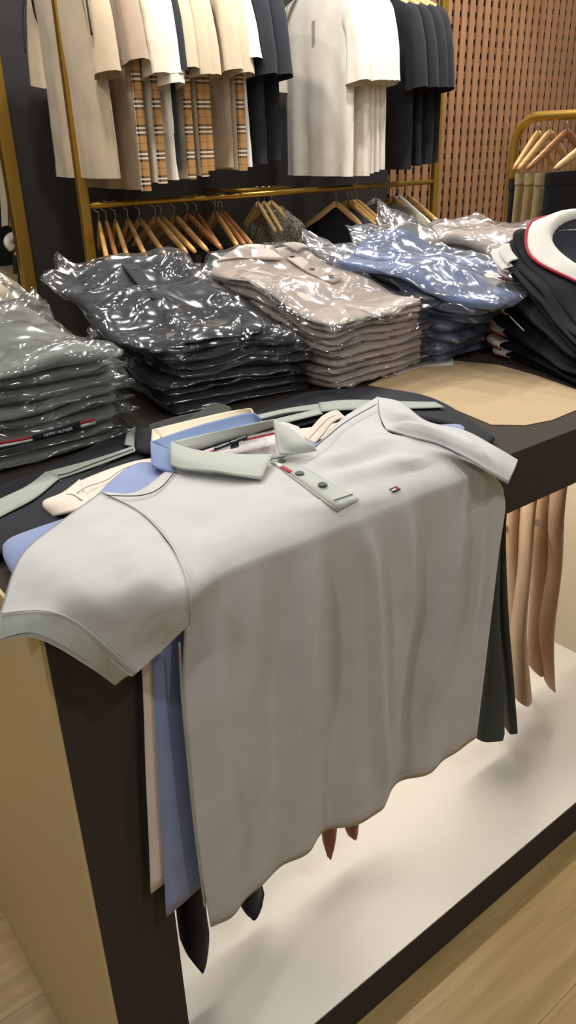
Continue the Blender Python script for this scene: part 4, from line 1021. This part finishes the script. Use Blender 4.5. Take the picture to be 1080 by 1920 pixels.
leg_strip('leg', t, [(430, 1250, .19, 500, 1230, .165), (430, 1500, .19, 500, 1480, .165), (440, 1660, .185, 490, 1662, .17), (461, 1697, .18, 496, 1680, .172)], F_BLKT, .034, 9)
t = thing('trousers', 'black trousers inside the table hanging lowest beside the dark leg panel', 'trousers', at(360, 1650, 'y', .16), G6)
leg_strip('leg', t, [(300, 1300, .16, 380, 1280, .12), (310, 1500, .16, 386, 1480, .12), (328, 1690, .16, 386, 1690, .12), (338, 1745, .155, 392, 1750, .12), (378, 1780, .14, 391, 1784, .128)], F_BLKT, .034, 10)

# ---------------------------------------------------------------- contents of the gold-edged niche at the left
nr_ = thing('niche_rail', 'gold rail across the dark niche at the far left', 'rail', (1.3, 3.3, 1.34))
mb = MB(); mb.tube([(-.99, 3.3, 1.345), (1.75, 3.3, 1.345)], .012, 10); mb.build('rail', M['gold'], nr_, True)
F_CRM = fabric('cream_twill', 'd3c9ae')
for k, (pxl, pxr) in enumerate(((-6, 14), (8, 36))):
    t = thing('trousers', ['cream trousers in the dark niche, left pair at the photo edge', 'cream trousers in the dark niche, right pair beside the gold frame'][k], 'trousers', at(pxl, 300, 'y', 3.3), 'cream trousers in the niche')
    A = [at(pxl+dx, y, 'y', 3.3) for dx, y in ((6, 285), (2, 330), (6, 380), (8, 425))]; B = [at(pxr+dx, y, 'y', 3.28) for dx, y in ((-14, 285), (-6, 330), (0, 380), (2, 420))]
    flat_tube('leg', cr(A, 4), cr(B, 4), .02, F_CRM, t, 8, (0, -1, 0), [(.008, 1.5, k, 0)])
hanger('pale wooden hanger in the dark niche above the speckled jacket', None, tuple(map(float, at(38, 412, 'y', 3.32))), M['hanger_c'], (-.6, -.8), .16, .14, .04)
t = thing('speckled_jacket', 'dark speckled jacket with a white collar hanging inside the niche', 'jacket', at(45, 470, 'y', 3.3))
A = [at(x_, y_, 'y', 3.34) for x_, y_ in ((30, 446), (24, 470), (24, 520), (24, 640))]; B = [at(x_, y_, 'y', 3.26) for x_, y_ in ((50, 440), (58, 470), (66, 520), (80, 640))]
flat_tube('body', cr(A, 4), cr(B, 4), .05, F_SPECK, t, 8, (0, -1, 0), [(.008, 1.5, 1, 0)])
mb = MB(); mb.tube(cr([at(48, 434, 'y', 3.2), at(36, 440, 'y', 3.2), at(20, 446, 'y', 3.2), at(16, 456, 'y', 3.2), at(24, 466, 'y', 3.2)], 4), .022, 8); mb.build('collar', C_COLLAR, t, True)
sh_ = thing('niche_shelf', 'tan shelf board at the bottom of the dark niche', 'shelf', at(5, 515, 'y', 3.45))
zz = float(at(5, 512, 'y', 3.4)[2]); MB().box(-.99, 1.70, 3.3, 3.65, zz-.08, zz).build('board', M['paper'], sh_)
